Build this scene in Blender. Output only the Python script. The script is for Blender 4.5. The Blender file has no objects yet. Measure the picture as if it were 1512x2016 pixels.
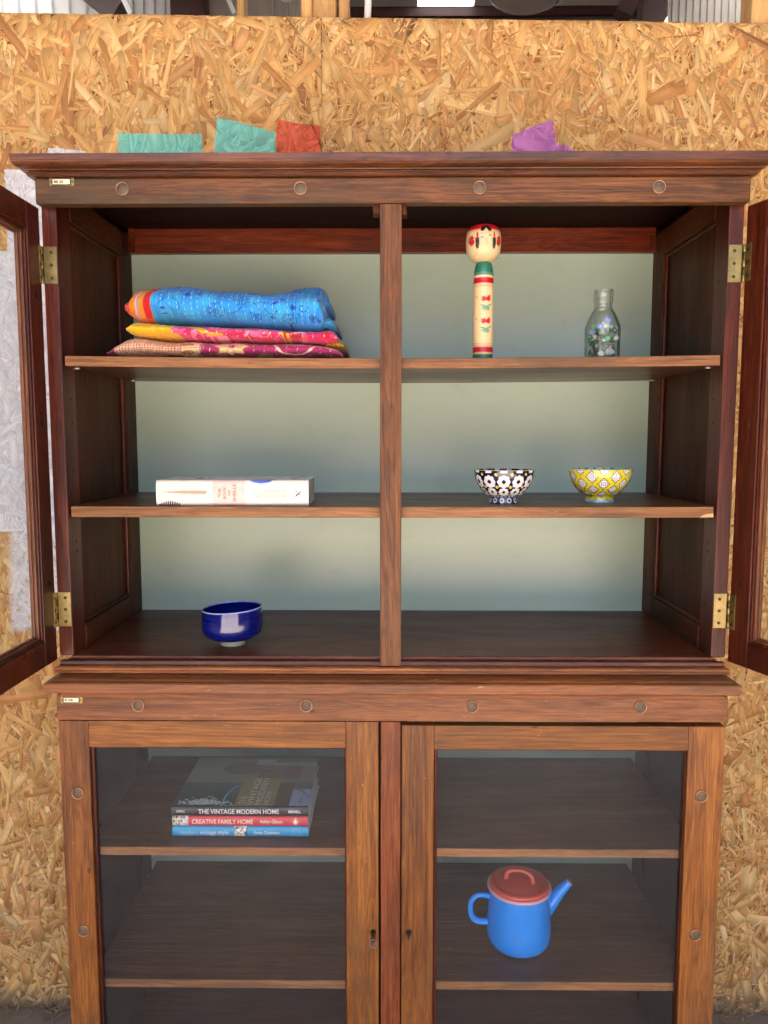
import bpy, bmesh, math, random
import numpy as np
from mathutils import Vector, Matrix

rng = np.random.default_rng(11)
random.seed(5)
SC = bpy.context.scene
COL = SC.collection
R = math.radians

# ------------------------------------------------------------------ camera
cd = bpy.data.cameras.new('camera')
cam = bpy.data.objects.new('camera', cd)
COL.objects.link(cam)
cd.sensor_fit = 'VERTICAL'
cd.sensor_height = 24.0
cd.lens = 24.0 * 1510 / 2016
cd.clip_start = 0.05
cd.clip_end = 2000
cam.location = (0.002, -1.325, 1.42)
cam.rotation_euler = (R(90 - 5.56), 0, math.atan(16 / 1510.0))
SC.camera = cam

# ------------------------------------------------------------------ world, sun, exposure
SUN_EL, SUN_AZ = R(60.5), R(200)      # azimuth clockwise from +Y; the sun stands in front of the barn and falls through the doorway on to the floor short of the cabinet
w = bpy.data.worlds.new('World')
SC.world = w
w.use_nodes = True
nt = w.node_tree
sky = nt.nodes.new('ShaderNodeTexSky')
sky.sky_type = 'NISHITA'
sky.sun_disc = False
sky.sun_elevation = SUN_EL
sky.sun_rotation = SUN_AZ
bg = nt.nodes['Background']
nt.links.new(sky.outputs[0], bg.inputs[0])
bg.inputs[1].default_value = 0.14
sl = bpy.data.lights.new('sun', 'SUN')
sl.energy = 5.0
sl.angle = R(0.5)
sl.color = (1.0, 0.93, 0.84)
sun = bpy.data.objects.new('sun', sl)
COL.objects.link(sun)
sd = Vector((math.sin(SUN_AZ) * math.cos(SUN_EL), math.cos(SUN_AZ) * math.cos(SUN_EL), math.sin(SUN_EL)))
sun.rotation_euler = sd.to_track_quat('Z', 'Y').to_euler()
sun.location = sd * 30
SC.view_settings.view_transform = 'Standard'
SC.view_settings.look = 'None'
SC.view_settings.exposure = 2.74
SC.view_settings.gamma = 1
SC.render.engine = 'CYCLES'
SC.cycles.use_denoising = True
SC.cycles.max_bounces = 10
SC.cycles.diffuse_bounces = 6
SC.cycles.glossy_bounces = 4
SC.cycles.transparent_max_bounces = 16
SC.cycles.sample_clamp_indirect = 12


# ------------------------------------------------------------------ helpers
def s(r, g, b):
    out = []
    for c in (r, g, b):
        c /= 255.0
        out.append(c / 12.92 if c <= 0.04045 else ((c + 0.055) / 1.055) ** 2.4)
    return tuple(out)


def link_obj(name, data, parent=None, mats=(), loc=None):
    o = bpy.data.objects.new(name, data)
    COL.objects.link(o)
    if parent is not None:
        o.parent = parent
    if loc is not None:
        o.location = loc
    for m in mats:
        data.materials.append(m)
    return o


def thing(name, label, cat, loc=(0, 0, 0), group=None, rotz=0):
    o = bpy.data.objects.new(name, None)
    COL.objects.link(o)
    o.empty_display_size = 0.05
    o.location = loc
    o.rotation_euler = (0, 0, rotz)
    o['label'] = label
    o['category'] = cat
    if group:
        o['group'] = group
    return o


def tag(o, label, cat, group=None):
    o['label'] = label
    o['category'] = cat
    if group:
        o['group'] = group
    return o


def part_empty(name, parent, loc=(0, 0, 0), rotz=0):
    o = bpy.data.objects.new(name, None)
    COL.objects.link(o)
    o.empty_display_size = 0.03
    o.parent = parent
    o.location = loc
    o.rotation_euler = (0, 0, rotz)
    return o


def pydata(name, verts, faces, mats, parent=None, smooth=False, cols=None, uvs=None, loc=None):
    me = bpy.data.meshes.new(name)
    me.from_pydata([tuple(v) for v in verts], [], [tuple(f) for f in faces])
    if cols is not None:
        ca = me.color_attributes.new('Col', 'FLOAT_COLOR', 'POINT')
        c4 = np.ones((len(verts), 4), np.float32)
        c4[:, :3] = cols
        ca.data.foreach_set('color', c4.ravel())
    if smooth:
        me.polygons.foreach_set('use_smooth', [True] * len(me.polygons))
    me.update()
    return link_obj(name, me, parent, mats, loc)


def grid_mesh(name, P, mats, parent=None, cols=None, wrap_u=False, smooth=True, loc=None):
    """P: (nu, nv, 3) points; quads between; wrap_u closes the first axis."""
    nu, nv = P.shape[:2]
    idx = np.arange(nu * nv).reshape(nu, nv)
    a = idx if wrap_u else idx[:-1]
    b = np.roll(idx, -1, 0) if wrap_u else idx[1:]
    q = np.stack([a[:, :-1], b[:, :-1], b[:, 1:], a[:, 1:]], -1).reshape(-1, 4).astype(np.int32)
    me = bpy.data.meshes.new(name)
    me.vertices.add(nu * nv)
    me.vertices.foreach_set('co', P.reshape(-1, 3).astype(np.float32).ravel())
    me.loops.add(q.size)
    me.loops.foreach_set('vertex_index', q.ravel())
    me.polygons.add(len(q))
    me.polygons.foreach_set('loop_start', np.arange(0, q.size, 4, dtype=np.int32))
    me.update(calc_edges=True)
    me.validate()
    if smooth:
        me.polygons.foreach_set('use_smooth', [True] * len(me.polygons))
    if cols is not None:
        ca = me.color_attributes.new('Col', 'FLOAT_COLOR', 'POINT')
        c4 = np.ones((nu * nv, 4), np.float32)
        c4[:, :3] = cols.reshape(-1, 3)
        ca.data.foreach_set('color', c4.ravel())
    return link_obj(name, me, parent, mats, loc)


def bm_box(bm, x0, x1, y0, y1, z0, z1, bev=0.0, seg=2, wob=0.0):
    r = bmesh.ops.create_cube(bm, size=1.0)
    vs = r['verts']
    for v in vs:
        v.co = Vector(((x0 + x1) / 2 + v.co.x * (x1 - x0), (y0 + y1) / 2 + v.co.y * (y1 - y0), (z0 + z1) / 2 + v.co.z * (z1 - z0)))
        if wob:
            v.co += Vector((random.uniform(-wob, wob), random.uniform(-wob, wob), random.uniform(-wob, wob)))
    if bev > 0:
        es = list({e for v in vs for e in v.link_edges})
        bmesh.ops.bevel(bm, geom=es, offset=bev, segments=seg, affect='EDGES', profile=0.5)


def box(name, x0, x1, y0, y1, z0, z1, mat, parent=None, bev=0.0012, seg=2, wob=0.0, frontmat=None):
    bm = bmesh.new()
    bm_box(bm, x0, x1, y0, y1, z0, z1, bev, seg, wob)
    me = bpy.data.meshes.new(name)
    bm.to_mesh(me)
    bm.free()
    o = link_obj(name, me, parent, [mat])
    if frontmat is not None:
        me.materials.append(frontmat)
        for p in me.polygons:
            if p.normal.y < -0.5:
                p.material_index = 1
    return o


def mesh_from_bm(name, bm, mats, parent=None, smooth=False, loc=None):
    me = bpy.data.meshes.new(name)
    bm.to_mesh(me)
    bm.free()
    if smooth:
        me.polygons.foreach_set('use_smooth', [True] * len(me.polygons))
    return link_obj(name, me, parent, mats, loc)


def resample(prof, step):
    out = [prof[0]]
    for a, b in zip(prof[:-1], prof[1:]):
        L = math.hypot(b[0] - a[0], b[1] - a[1])
        n = max(1, int(round(L / step)))
        for k in range(1, n + 1):
            t = k / n
            out.append((a[0] + (b[0] - a[0]) * t, a[1] + (b[1] - a[1]) * t))
    return np.array(out)


def catmull(pts, n=8):
    P = [np.array(p, float) for p in pts]
    P = [2 * P[0] - P[1]] + P + [2 * P[-1] - P[-2]]
    out = []
    for i in range(1, len(P) - 2):
        for k in range(n):
            t = k / n
            out.append(0.5 * ((2 * P[i]) + (-P[i - 1] + P[i + 1]) * t + (2 * P[i - 1] - 5 * P[i] + 4 * P[i + 1] - P[i + 2]) * t * t + (-P[i - 1] + 3 * P[i] - 3 * P[i + 1] + P[i + 2]) * t ** 3))
    out.append(P[-2])
    return [tuple(p) for p in out]


def lathe(name, prof, mat, parent=None, n=64, colfn=None, loc=None, tilt=0.0, smooth=True):
    """prof: (k,2) radius, z. colfn(phi, r, z, i) -> (nphi, k, 3); phi=0 faces the camera (-y), positive to +x."""
    prof = np.asarray(prof, float)
    phi = np.linspace(-math.pi, math.pi, n, endpoint=False)
    r = prof[None, :, 0]
    z = np.broadcast_to(prof[None, :, 1], (n, len(prof)))
    x = r * np.sin(phi)[:, None]
    y = -r * np.cos(phi)[:, None]
    zz = z + tilt * x * (z / max(1e-6, prof[:, 1].max()))
    P = np.stack([x, y, zz], -1)
    cols = None
    if colfn is not None:
        ph = np.broadcast_to(phi[:, None], z.shape)
        rr = np.broadcast_to(r, z.shape)
        ii = np.broadcast_to(np.arange(len(prof))[None, :], z.shape)
        cols = colfn(ph, rr, z, ii)
    return grid_mesh(name, P, [mat], parent, cols, wrap_u=True, smooth=smooth, loc=loc)


def tube(name, pts, radii, mat, parent=None, n=14, loc=None, cap=True, squash=(1, 1)):
    pts = [Vector(p) for p in pts]
    if not hasattr(radii, '__len__'):
        radii = [radii] * len(pts)
    verts, faces = [], []
    up = None
    for i, p in enumerate(pts):
        t = (pts[min(i + 1, len(pts) - 1)] - pts[max(i - 1, 0)]).normalized()
        if up is None:
            up = t.orthogonal().normalized()
        up = (up - t * up.dot(t)).normalized()
        bi = t.cross(up)
        for k in range(n):
            a = 2 * math.pi * k / n
            verts.append(p + (up * math.cos(a) * squash[0] + bi * math.sin(a) * squash[1]) * radii[i])
    for i in range(len(pts) - 1):
        for k in range(n):
            a, b = i * n + k, i * n + (k + 1) % n
            faces.append((a, b, b + n, a + n))
    if cap:
        faces.append(tuple(range(n))[::-1])
        faces.append(tuple(range((len(pts) - 1) * n, len(pts) * n)))
    return pydata(name, verts, faces, [mat], parent, smooth=True, loc=loc)


def text_mesh(name, body, width, height, mat, parent, origin, xdir, ydir, extrude=0.00015, bold=0.0, shear=0.0, space=1.0):
    """lettering fitted to width x height, lower left at origin, reading along xdir, its tops along ydir."""
    cu = bpy.data.curves.new('tmp_text', 'FONT')
    cu.body = body
    cu.size = 1.0
    cu.extrude = 0.0
    cu.offset = bold
    cu.shear = shear
    cu.space_character = space
    cu.resolution_u = 4
    tmp = bpy.data.objects.new('tmp_text', cu)
    COL.objects.link(tmp)
    dg = bpy.context.evaluated_depsgraph_get()
    me = bpy.data.meshes.new_from_object(tmp.evaluated_get(dg))
    bpy.data.objects.remove(tmp)
    bpy.data.curves.remove(cu)
    co = np.zeros(len(me.vertices) * 3)
    me.vertices.foreach_get('co', co)
    co = co.reshape(-1, 3)
    mn, mx = co.min(0), co.max(0)
    u = (co[:, 0] - mn[0]) / (mx[0] - mn[0]) * width
    v = (co[:, 1] - mn[1]) / (mx[1] - mn[1]) * height
    X, Y = np.array(xdir, float), np.array(ydir, float)
    N = np.cross(X, Y)
    P = np.array(origin)[None] + u[:, None] * X + v[:, None] * Y + extrude * N
    me.vertices.foreach_set('co', P.ravel())
    me.materials.clear()
    me.name = name
    me.update()
    return link_obj(name, me, parent, [mat])


class Canvas:
    """a flat print worked out in millimetres, then carried by the vertices of the cloth, cover or glaze"""

    def __init__(self, w, h, bg, res=0.5, wrap=False):
        self.w, self.h, self.res = w, h, res
        self.nx, self.ny = int(w / res) + 1, int(h / res) + 1
        self.a = np.tile(np.array(bg, float), (self.ny, self.nx, 1))
        self.X, self.Y = np.meshgrid(np.arange(self.nx) * res, np.arange(self.ny) * res)

    def _win(self, x0, x1, y0, y1):
        i0 = max(0, int(x0 / self.res) - 1)
        i1 = min(self.nx, int(x1 / self.res) + 2)
        j0 = max(0, int(y0 / self.res) - 1)
        j1 = min(self.ny, int(y1 / self.res) + 2)
        if i1 <= i0 or j1 <= j0:
            return None
        return slice(j0, j1), slice(i0, i1)

    def put(self, win, d, col, alpha=1.0):
        m = np.clip(0.5 - d / self.res, 0, 1)[..., None] * alpha
        self.a[win] = self.a[win] * (1 - m) + np.array(col) * m

    def disc(self, x, y, r, col, ry=None, rot=0.0, alpha=1.0):
        ry = ry or r
        q = max(r, ry)
        win = self._win(x - q, x + q, y - q, y + q)
        if win is None:
            return
        dx, dy = self.X[win] - x, self.Y[win] - y
        c, sn = math.cos(rot), math.sin(rot)
        u, v = dx * c + dy * sn, -dx * sn + dy * c
        self.put(win, (np.sqrt((u / r) ** 2 + (v / ry) ** 2) - 1) * min(r, ry), col, alpha)

    def ring(self, x, y, r, wd, col, a0=None, a1=None):
        q = r + wd
        win = self._win(x - q, x + q, y - q, y + q)
        if win is None:
            return
        dx, dy = self.X[win] - x, self.Y[win] - y
        d = np.abs(np.hypot(dx, dy) - r) - wd / 2
        if a0 is not None:
            an = (np.arctan2(dy, dx) - a0) % (2 * math.pi)
            d = np.where(an < (a1 - a0), d, 9)
        self.put(win, d, col)

    def line(self, pts, wd, col, alpha=1.0):
        for (ax, ay), (bx, by) in zip(pts[:-1], pts[1:]):
            q = wd
            win = self._win(min(ax, bx) - q, max(ax, bx) + q, min(ay, by) - q, max(ay, by) + q)
            if win is None:
                continue
            px, py = self.X[win] - ax, self.Y[win] - ay
            ex, ey = bx - ax, by - ay
            t = np.clip((px * ex + py * ey) / (ex * ex + ey * ey + 1e-9), 0, 1)
            self.put(win, np.hypot(px - t * ex, py - t * ey) - wd / 2, col, alpha)

    def rect(self, x0, x1, y0, y1, col, alpha=1.0):
        win = self._win(x0, x1, y0, y1)
        if win is None:
            return
        d = np.maximum(np.maximum(x0 - self.X[win], self.X[win] - x1), np.maximum(y0 - self.Y[win], self.Y[win] - y1))
        self.put(win, d, col, alpha)

    def poly(self, pts, col, alpha=1.0):
        xs, ys = [p[0] for p in pts], [p[1] for p in pts]
        win = self._win(min(xs), max(xs), min(ys), max(ys))
        if win is None:
            return
        X, Y = self.X[win], self.Y[win]
        inside = np.zeros(X.shape, bool)
        dist = np.full(X.shape, 1e9)
        n = len(pts)
        for i in range(n):
            (ax, ay), (bx, by) = pts[i], pts[(i + 1) % n]
            if abs(by - ay) > 1e-9:
                cr = ((ay > Y) != (by > Y)) & (X < (bx - ax) * (Y - ay) / (by - ay) + ax)
                inside ^= cr
            ex, ey = bx - ax, by - ay
            t = np.clip(((X - ax) * ex + (Y - ay) * ey) / (ex * ex + ey * ey + 1e-9), 0, 1)
            dist = np.minimum(dist, np.hypot(X - ax - t * ex, Y - ay - t * ey))
        self.put(win, np.where(inside, -dist, dist), col, alpha)

    def sample(self, x, y):
        fx = np.clip(x / self.res, 0, self.nx - 1.001)
        fy = np.clip(y / self.res, 0, self.ny - 1.001)
        i, j = fx.astype(int), fy.astype(int)
        u, v = (fx - i)[..., None], (fy - j)[..., None]
        a = self.a
        return (a[j, i] * (1 - u) + a[j, i + 1] * u) * (1 - v) + (a[j + 1, i] * (1 - u) + a[j + 1, i + 1] * u) * v


# ------------------------------------------------------------------ node helpers
def new_mat(name):
    m = bpy.data.materials.new(name)
    m.use_nodes = True
    return m, m.node_tree, m.node_tree.nodes['Principled BSDF']


class NB:
    def __init__(self, nt):
        self.nt = nt

    def n(self, t, **kw):
        nd = self.nt.nodes.new(t)
        for k, v in kw.items():
            setattr(nd, k, v)
        return nd

    def l(self, a, b):
        self.nt.links.new(a, b)

    def math(self, op, a, b=None, c=None, clamp=False):
        nd = self.n('ShaderNodeMath', operation=op, use_clamp=clamp)
        for i, v in enumerate((a, b, c)):
            if v is None:
                continue
            if isinstance(v, (int, float)):
                nd.inputs[i].default_value = v
            else:
                self.l(v, nd.inputs[i])
        return nd.outputs[0]

    def map(self, vec, scale, loc=(0, 0, 0)):
        nd = self.n('ShaderNodeMapping')
        nd.inputs['Scale'].default_value = scale
        nd.inputs['Location'].default_value = loc
        self.l(vec, nd.inputs['Vector'])
        return nd.outputs[0]

    def noise(self, vec, scale, detail=4, rough=0.55, dist=0.0):
        nd = self.n('ShaderNodeTexNoise')
        nd.inputs['Scale'].default_value = scale
        nd.inputs['Detail'].default_value = detail
        nd.inputs['Roughness'].default_value = rough
        nd.inputs['Distortion'].default_value = dist
        self.l(vec, nd.inputs['Vector'])
        return nd.outputs[0]

    def ramp(self, fac, stops):
        nd = self.n('ShaderNodeValToRGB')
        el = nd.color_ramp.elements
        while len(el) < len(stops):
            el.new(0.5)
        for e, (p, c) in zip(el, stops):
            e.position = p
            e.color = (*c, 1) if len(c) == 3 else c
        self.l(fac, nd.inputs[0])
        return nd.outputs[0]

    def mix(self, fac, a, b, mode='MIX'):
        nd = self.n('ShaderNodeMix', data_type='RGBA', blend_type=mode)
        for sock, v in ((nd.inputs[0], fac), (nd.inputs[6], a), (nd.inputs[7], b)):
            if isinstance(v, (int, float)):
                sock.default_value = v
            elif isinstance(v, tuple):
                sock.default_value = (*v, 1)
            else:
                self.l(v, sock)
        return nd.outputs[2]

    def sstep(self, x, a, b):
        nd = self.n('ShaderNodeMapRange', interpolation_type='SMOOTHSTEP')
        nd.inputs[1].default_value = a
        nd.inputs[2].default_value = b
        self.l(x, nd.inputs[0])
        return nd.outputs[0]

    def bump(self, h, strength, dist, bsdf):
        nd = self.n('ShaderNodeBump')
        nd.inputs['Strength'].default_value = strength
        nd.inputs['Distance'].default_value = dist
        self.l(h, nd.inputs['Height'])
        self.l(nd.outputs[0], bsdf.inputs['Normal'])


def plain(name, col, rough=0.5, metal=0.0, var=0.08, nscale=30, bump=0.0, coat=0.0, spec=None):
    m, nt, b = new_mat(name)
    k = NB(nt)
    tc = k.n('ShaderNodeTexCoord').outputs['Object']
    nz = k.noise(tc, nscale, 5, 0.6)
    lo = tuple(c * (1 - var * 2) for c in col)
    hi = tuple(min(1, c * (1 + var * 2)) for c in col)
    rnd = k.n('ShaderNodeObjectInfo').outputs['Random']
    k.l(k.mix(1.0, k.ramp(nz, [(0.3, lo), (0.7, hi)]), k.ramp(rnd, [(0, (.86, .86, .86)), (1, (1.1, 1.08, 1.06))]), 'MULTIPLY'), b.inputs['Base Color'])
    k.l(k.math('MULTIPLY_ADD', nz, 0.25, rough - 0.12, clamp=True), b.inputs['Roughness'])
    b.inputs['Metallic'].default_value = metal
    b.inputs['Coat Weight'].default_value = coat
    if spec is not None:
        b.inputs['Specular IOR Level'].default_value = spec
    if bump:
        k.bump(nz, bump, 0.002, b)
    return m


def vcol(name, rough=0.5, coat=0.0, bump=0.0, bscale=400, spec=0.5, sheen=0.0, weave=False):
    m, nt, b = new_mat(name)
    k = NB(nt)
    at = k.n('ShaderNodeVertexColor', layer_name='Col')
    tc = k.n('ShaderNodeTexCoord').outputs['Object']
    nz = k.noise(tc, bscale, 3, 0.6)
    k.l(k.mix(0.14, at.outputs[0], k.ramp(nz, [(0.25, (0.25, 0.25, 0.25)), (0.75, (1, 1, 1))]), 'MULTIPLY'), b.inputs['Base Color'])
    b.inputs['Roughness'].default_value = rough
    b.inputs['Coat Weight'].default_value = coat
    b.inputs['Coat Roughness'].default_value = 0.05
    b.inputs['Specular IOR Level'].default_value = spec
    b.inputs['Sheen Weight'].default_value = sheen
    if bump:
        k.bump(nz, bump, 0.001, b)
    return m


def wood(name, dark, mid, light, axis, rough=0.38, grey=None, greyamt=0.5, contrast=1.0, pores=0.5, nick=0.0, nickcol=(0.45, 0.27, 0.13), spec=0.5, bump=0.12, grime=0.0):
    m, nt, b = new_mat(name)
    k = NB(nt)
    tc = k.n('ShaderNodeTexCoord').outputs['Object']
    rnd = k.n('ShaderNodeObjectInfo').outputs['Random']
    off = k.n('ShaderNodeCombineXYZ')
    k.l(k.math('MULTIPLY', rnd, 37.0), off.inputs[0])
    k.l(k.math('MULTIPLY', rnd, 61.0), off.inputs[1])
    k.l(k.math('MULTIPLY', rnd, 23.0), off.inputs[2])
    va = k.n('ShaderNodeVectorMath', operation='ADD')
    k.l(tc, va.inputs[0])
    k.l(off.outputs[0], va.inputs[1])
    v = va.outputs[0]

    def ax(a, c):
        return tuple(a if 'xyz'[i] == axis else c for i in range(3))
    figure = k.noise(k.map(v, ax(0.55, 7.0)), 3.2, 6, 0.55, 0.7)
    rings = k.math('MULTIPLY_ADD', k.math('SINE', k.math('MULTIPLY', figure, 85.0)), 0.5, 0.5)
    streak = k.noise(k.map(v, ax(1.8, 64.0)), 3.0, 5, 0.65, 0.2)
    fibre = k.noise(k.map(v, ax(9.0, 330.0)), 2.0, 3, 0.6)
    f = k.math('ADD', k.math('MULTIPLY', figure, 0.42), k.math('MULTIPLY', streak, 0.5))
    f = k.math('ADD', f, k.math('MULTIPLY', rings, 0.10 * contrast))
    f = k.math('ADD', f, k.math('MULTIPLY', fibre, 0.30))
    d = 0.15 / contrast
    base = k.ramp(f, [(0.64 - d, dark), (0.66, mid), (0.68 + d, light)])
    blot = k.noise(k.map(v, ax(1.3, 5.0)), 2.2, 4, 0.6, 0.4)
    if grey is not None:
        base = k.mix(k.math('MULTIPLY', k.sstep(blot, 0.44, 0.66), greyamt), base, grey)
    pore = k.sstep(k.noise(k.map(v, ax(14.0, 520.0)), 2.5, 2, 0.5), 0.56, 0.72)
    base = k.mix(k.math('MULTIPLY', pore, pores), base, tuple(c * 0.45 for c in dark))
    if grime:
        gm = k.sstep(k.noise(k.map(v, ax(1.8, 7.0)), 2.6, 6, 0.62, 0.5), 0.50, 0.78)
        base = k.mix(k.math('MULTIPLY', gm, grime), base, tuple(c * 0.62 for c in dark))
    base = k.mix(1.0, base, k.ramp(k.math('FRACT', k.math('MULTIPLY', rnd, 7.13)), [(0.0, (.80, .76, .72)), (0.5, (1, .98, .95)), (1.0, (1.16, 1.13, 1.12))]), 'MULTIPLY')
    # small dents, sparse
    vo = k.n('ShaderNodeTexVoronoi')
    vo.inputs['Scale'].default_value = 9.0
    k.l(k.map(v, ax(0.8, 1.5)), vo.inputs['Vector'])
    dent = k.sstep(vo.outputs['Distance'], 0.055, 0.028)
    base = k.mix(k.math('MULTIPLY', dent, 0.7), base, tuple(c * 0.4 for c in dark))
    if nick:
        nk = k.math('MULTIPLY', k.sstep(k.noise(k.map(v, ax(7.0, 26.0)), 5.0, 2, 0.5, 0.8), 0.735 - nick, 0.78 - nick), 0.85)
        base = k.mix(nk, base, nickcol)
    k.l(base, b.inputs['Base Color'])
    rg = k.math('MULTIPLY_ADD', blot, 0.3, rough - 0.15)
    k.l(k.math('ADD', rg, k.math('MULTIPLY', pore, 0.12), clamp=True), b.inputs['Roughness'])
    b.inputs['Specular IOR Level'].default_value = spec
    hh = k.math('ADD', k.math('MULTIPLY', fibre, 0.6), k.math('SUBTRACT', k.math('MULTIPLY', streak, 0.8), k.math('MULTIPLY', pore, 0.7)))
    k.bump(hh, bump, 0.0012, b)
    return m


FD, FM, FL = s(84, 44, 14), s(134, 78, 24), s(166, 106, 38)
wood_front = {a: wood('wood_front_' + a, FD, FM, FL, a, 0.46, s(104, 74, 46), 0.5, contrast=1.0, nick=0.004, nickcol=s(196, 142, 92), spec=.4, grime=.6) for a in 'xz'}
wood_waist = wood('wood_waist', s(98, 54, 30), s(146, 88, 48), s(176, 114, 66), 'x', 0.44, s(108, 78, 56), 0.5, contrast=.9, nick=0.012, spec=.35, grime=.5)
wood_top = {a: wood('wood_top_' + a, s(66, 38, 18), s(110, 67, 32), s(148, 94, 44), a, 0.46, s(80, 66, 46), 0.85, nick=0.0, spec=.3, grime=.7) for a in 'xz'}
wood_cornice = wood('wood_cornice', s(58, 29, 15), s(100, 55, 28), s(136, 80, 42), 'x', 0.30, s(70, 54, 40), 0.5, nick=0.0, spec=.4, grime=.6)
wood_red = {a: wood('wood_red_' + a, s(46, 14, 8), s(78, 29, 14), s(106, 47, 23), a, 0.32, s(46, 20, 14), 0.5, spec=0.3) for a in 'xyz'}
wood_bead = {a: wood('wood_bead_' + a, s(84, 42, 24), s(124, 74, 46), s(152, 98, 62), a, 0.4, s(84, 58, 44), 0.5) for a in 'xyz'}
wood_dark = {a: wood('wood_dark_' + a, s(46, 21, 9), s(76, 40, 18), s(102, 60, 30), a, 0.48, s(58, 32, 18), 0.5, spec=.13) for a in 'xyz'}
wood_shaded = wood('wood_shaded', s(20, 9, 6), s(34, 16, 10), s(46, 23, 14), 'x', 0.6, s(26, 12, 9), 0.5, spec=.06)  # dark varnish, taken near black to hold the shade inside the cabinets
wood_rail = wood('wood_rail', s(64, 20, 10), s(116, 46, 20), s(150, 70, 30), 'x', 0.32, s(50, 18, 12), 0.5, spec=.35)
wood_board = wood('wood_board', s(56, 26, 16), s(86, 46, 29), s(108, 62, 40), 'x', 0.34, s(66, 30, 22), 0.6, nick=0.0, nickcol=s(104, 70, 52), spec=.2)
wood_shelf = wood('wood_shelf', s(66, 38, 22), s(98, 62, 38), s(122, 84, 54), 'x', 0.36, s(74, 50, 36), 0.6, nick=0.008, nickcol=s(140, 100, 70), spec=.34)
wood_lip = wood('wood_lip', s(100, 64, 36), s(150, 100, 58), s(182, 130, 82), 'x', 0.46, s(102, 78, 56), 0.65, nick=0.004, spec=.3, grime=.5)
wood_stud = wood('wood_stud', s(176, 128, 72), s(206, 160, 98), s(224, 184, 124), 'z', 0.7, s(150, 120, 80), 0.3, bump=0.2)
brass = plain('brass', s(158, 140, 92), 0.42, 1.0, 0.16, 60, 0.1)
brass_dark = plain('brass_dark', s(96, 80, 52), 0.45, 1.0, 0.2, 90)
bronze = plain('bronze', s(104, 84, 66), 0.55, 0.25, 0.15, 300, 0.15)
bronze_rim = plain('bronze_rim', s(188, 150, 112), 0.35, 1.0, 0.1, 80)
iron = plain('iron', s(120, 112, 112), 0.38, 1.0, 0.15, 60)
black = plain('dark_hole', s(18, 13, 10), 0.7)
steel_pin = plain('steel_pin', s(168, 164, 158), 0.35, 1.0)
card_cream = plain('card_cream', s(236, 230, 200), 0.8, 0, 0.03)
ink = plain('ink', s(40, 38, 36), 0.8, 0, 0.02)
white_ink = plain('white_ink', s(238, 238, 236), 0.6, 0, 0.02)


def sage_paint():
    m, nt, b = new_mat('sage_paint')
    k = NB(nt)
    tc = k.n('ShaderNodeTexCoord').outputs['Object']
    n1 = k.noise(tc, 2.5, 3, 0.5)
    n2 = k.noise(tc, 260, 2, 0.5)
    n3 = k.sstep(k.noise(k.map(tc, (2.5, 1, 4)), 5.0, 6, 0.72, 0.4), 0.52, 0.78)
    k.l(k.mix(k.math('MULTIPLY', n3, 0.16), k.ramp(n1, [(0.3, s(172, 189, 167)), (0.7, s(179, 195, 173))]), s(120, 124, 104)), b.inputs['Base Color'])
    b.inputs['Roughness'].default_value = 0.30
    k.bump(n2, 0.10, 0.001, b)
    return m


sage = sage_paint()


def pane_glass(name, tint, dust=0.03, gl=1.0, facing=False):
    """thin sheet glass: clear, mirror at Fresnel strength, a little dust"""
    m, nt, b = new_mat(name)
    k = NB(nt)
    nt.nodes.remove(b)
    out = nt.nodes['Material Output']
    tr = k.n('ShaderNodeBsdfTransparent')
    tr.inputs[0].default_value = (*tint, 1)
    if facing:
        lw = k.n('ShaderNodeLayerWeight')
        lw.inputs[0].default_value = 0.5
        k.l(k.ramp(lw.outputs['Facing'], [(0.0, tint), (0.55, tuple(c * 0.96 for c in tint)), (0.80, tuple(c * 0.6 for c in tint)), (1.0, tuple(c * 0.02 for c in tint))]), tr.inputs[0])
    g = k.n('ShaderNodeBsdfGlossy')
    g.inputs['Roughness'].default_value = 0.03
    lf = k.n('ShaderNodeLayerWeight')
    lf.inputs[0].default_value = 0.5
    sch = k.math('MULTIPLY_ADD', k.math('POWER', lf.outputs['Facing'], 5.0), 0.96, 0.04)   # the same from both sides of the sheet
    mx = k.n('ShaderNodeMixShader')
    k.l(k.math('MULTIPLY', sch, gl, clamp=True), mx.inputs[0])
    k.l(tr.outputs[0], mx.inputs[1])
    k.l(g.outputs[0], mx.inputs[2])
    df = k.n('ShaderNodeBsdfDiffuse')
    df.inputs[0].default_value = (*s(186, 190, 196), 1)
    mx2 = k.n('ShaderNodeMixShader')
    tc = k.n('ShaderNodeTexCoord').outputs['Object']
    spk = k.sstep(k.noise(k.map(tc, (60, 60, 45)), 5.0, 2, 0.5), 0.74, 0.80)
    fl = k.noise(k.map(tc, (3, 3, 9)), 2.0, 4, 0.6)
    fl2 = k.noise(k.map(tc, (30, 30, 160)), 2.0, 4, 0.7)
    k.l(k.math('ADD', k.math('MULTIPLY', spk, dust * 4), k.math('MULTIPLY', k.math('MULTIPLY', fl, fl2), dust * 4.2)), mx2.inputs[0])
    k.l(mx.outputs[0], mx2.inputs[1])
    k.l(df.outputs[0], mx2.inputs[2])
    k.l(mx2.outputs[0], out.inputs['Surface'])
    return m


glass_pane = pane_glass('pane_glass', (0.955, 0.965, 0.965), 0.009, 0.9)
glass_clear = pane_glass('clear_pane_glass', (0.95, 0.965, 0.965), 0.008, 0.8)
glass_bottle = pane_glass('bottle_glass', (0.985, 0.995, 0.99), 0.0, 1.4, facing=True)


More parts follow.
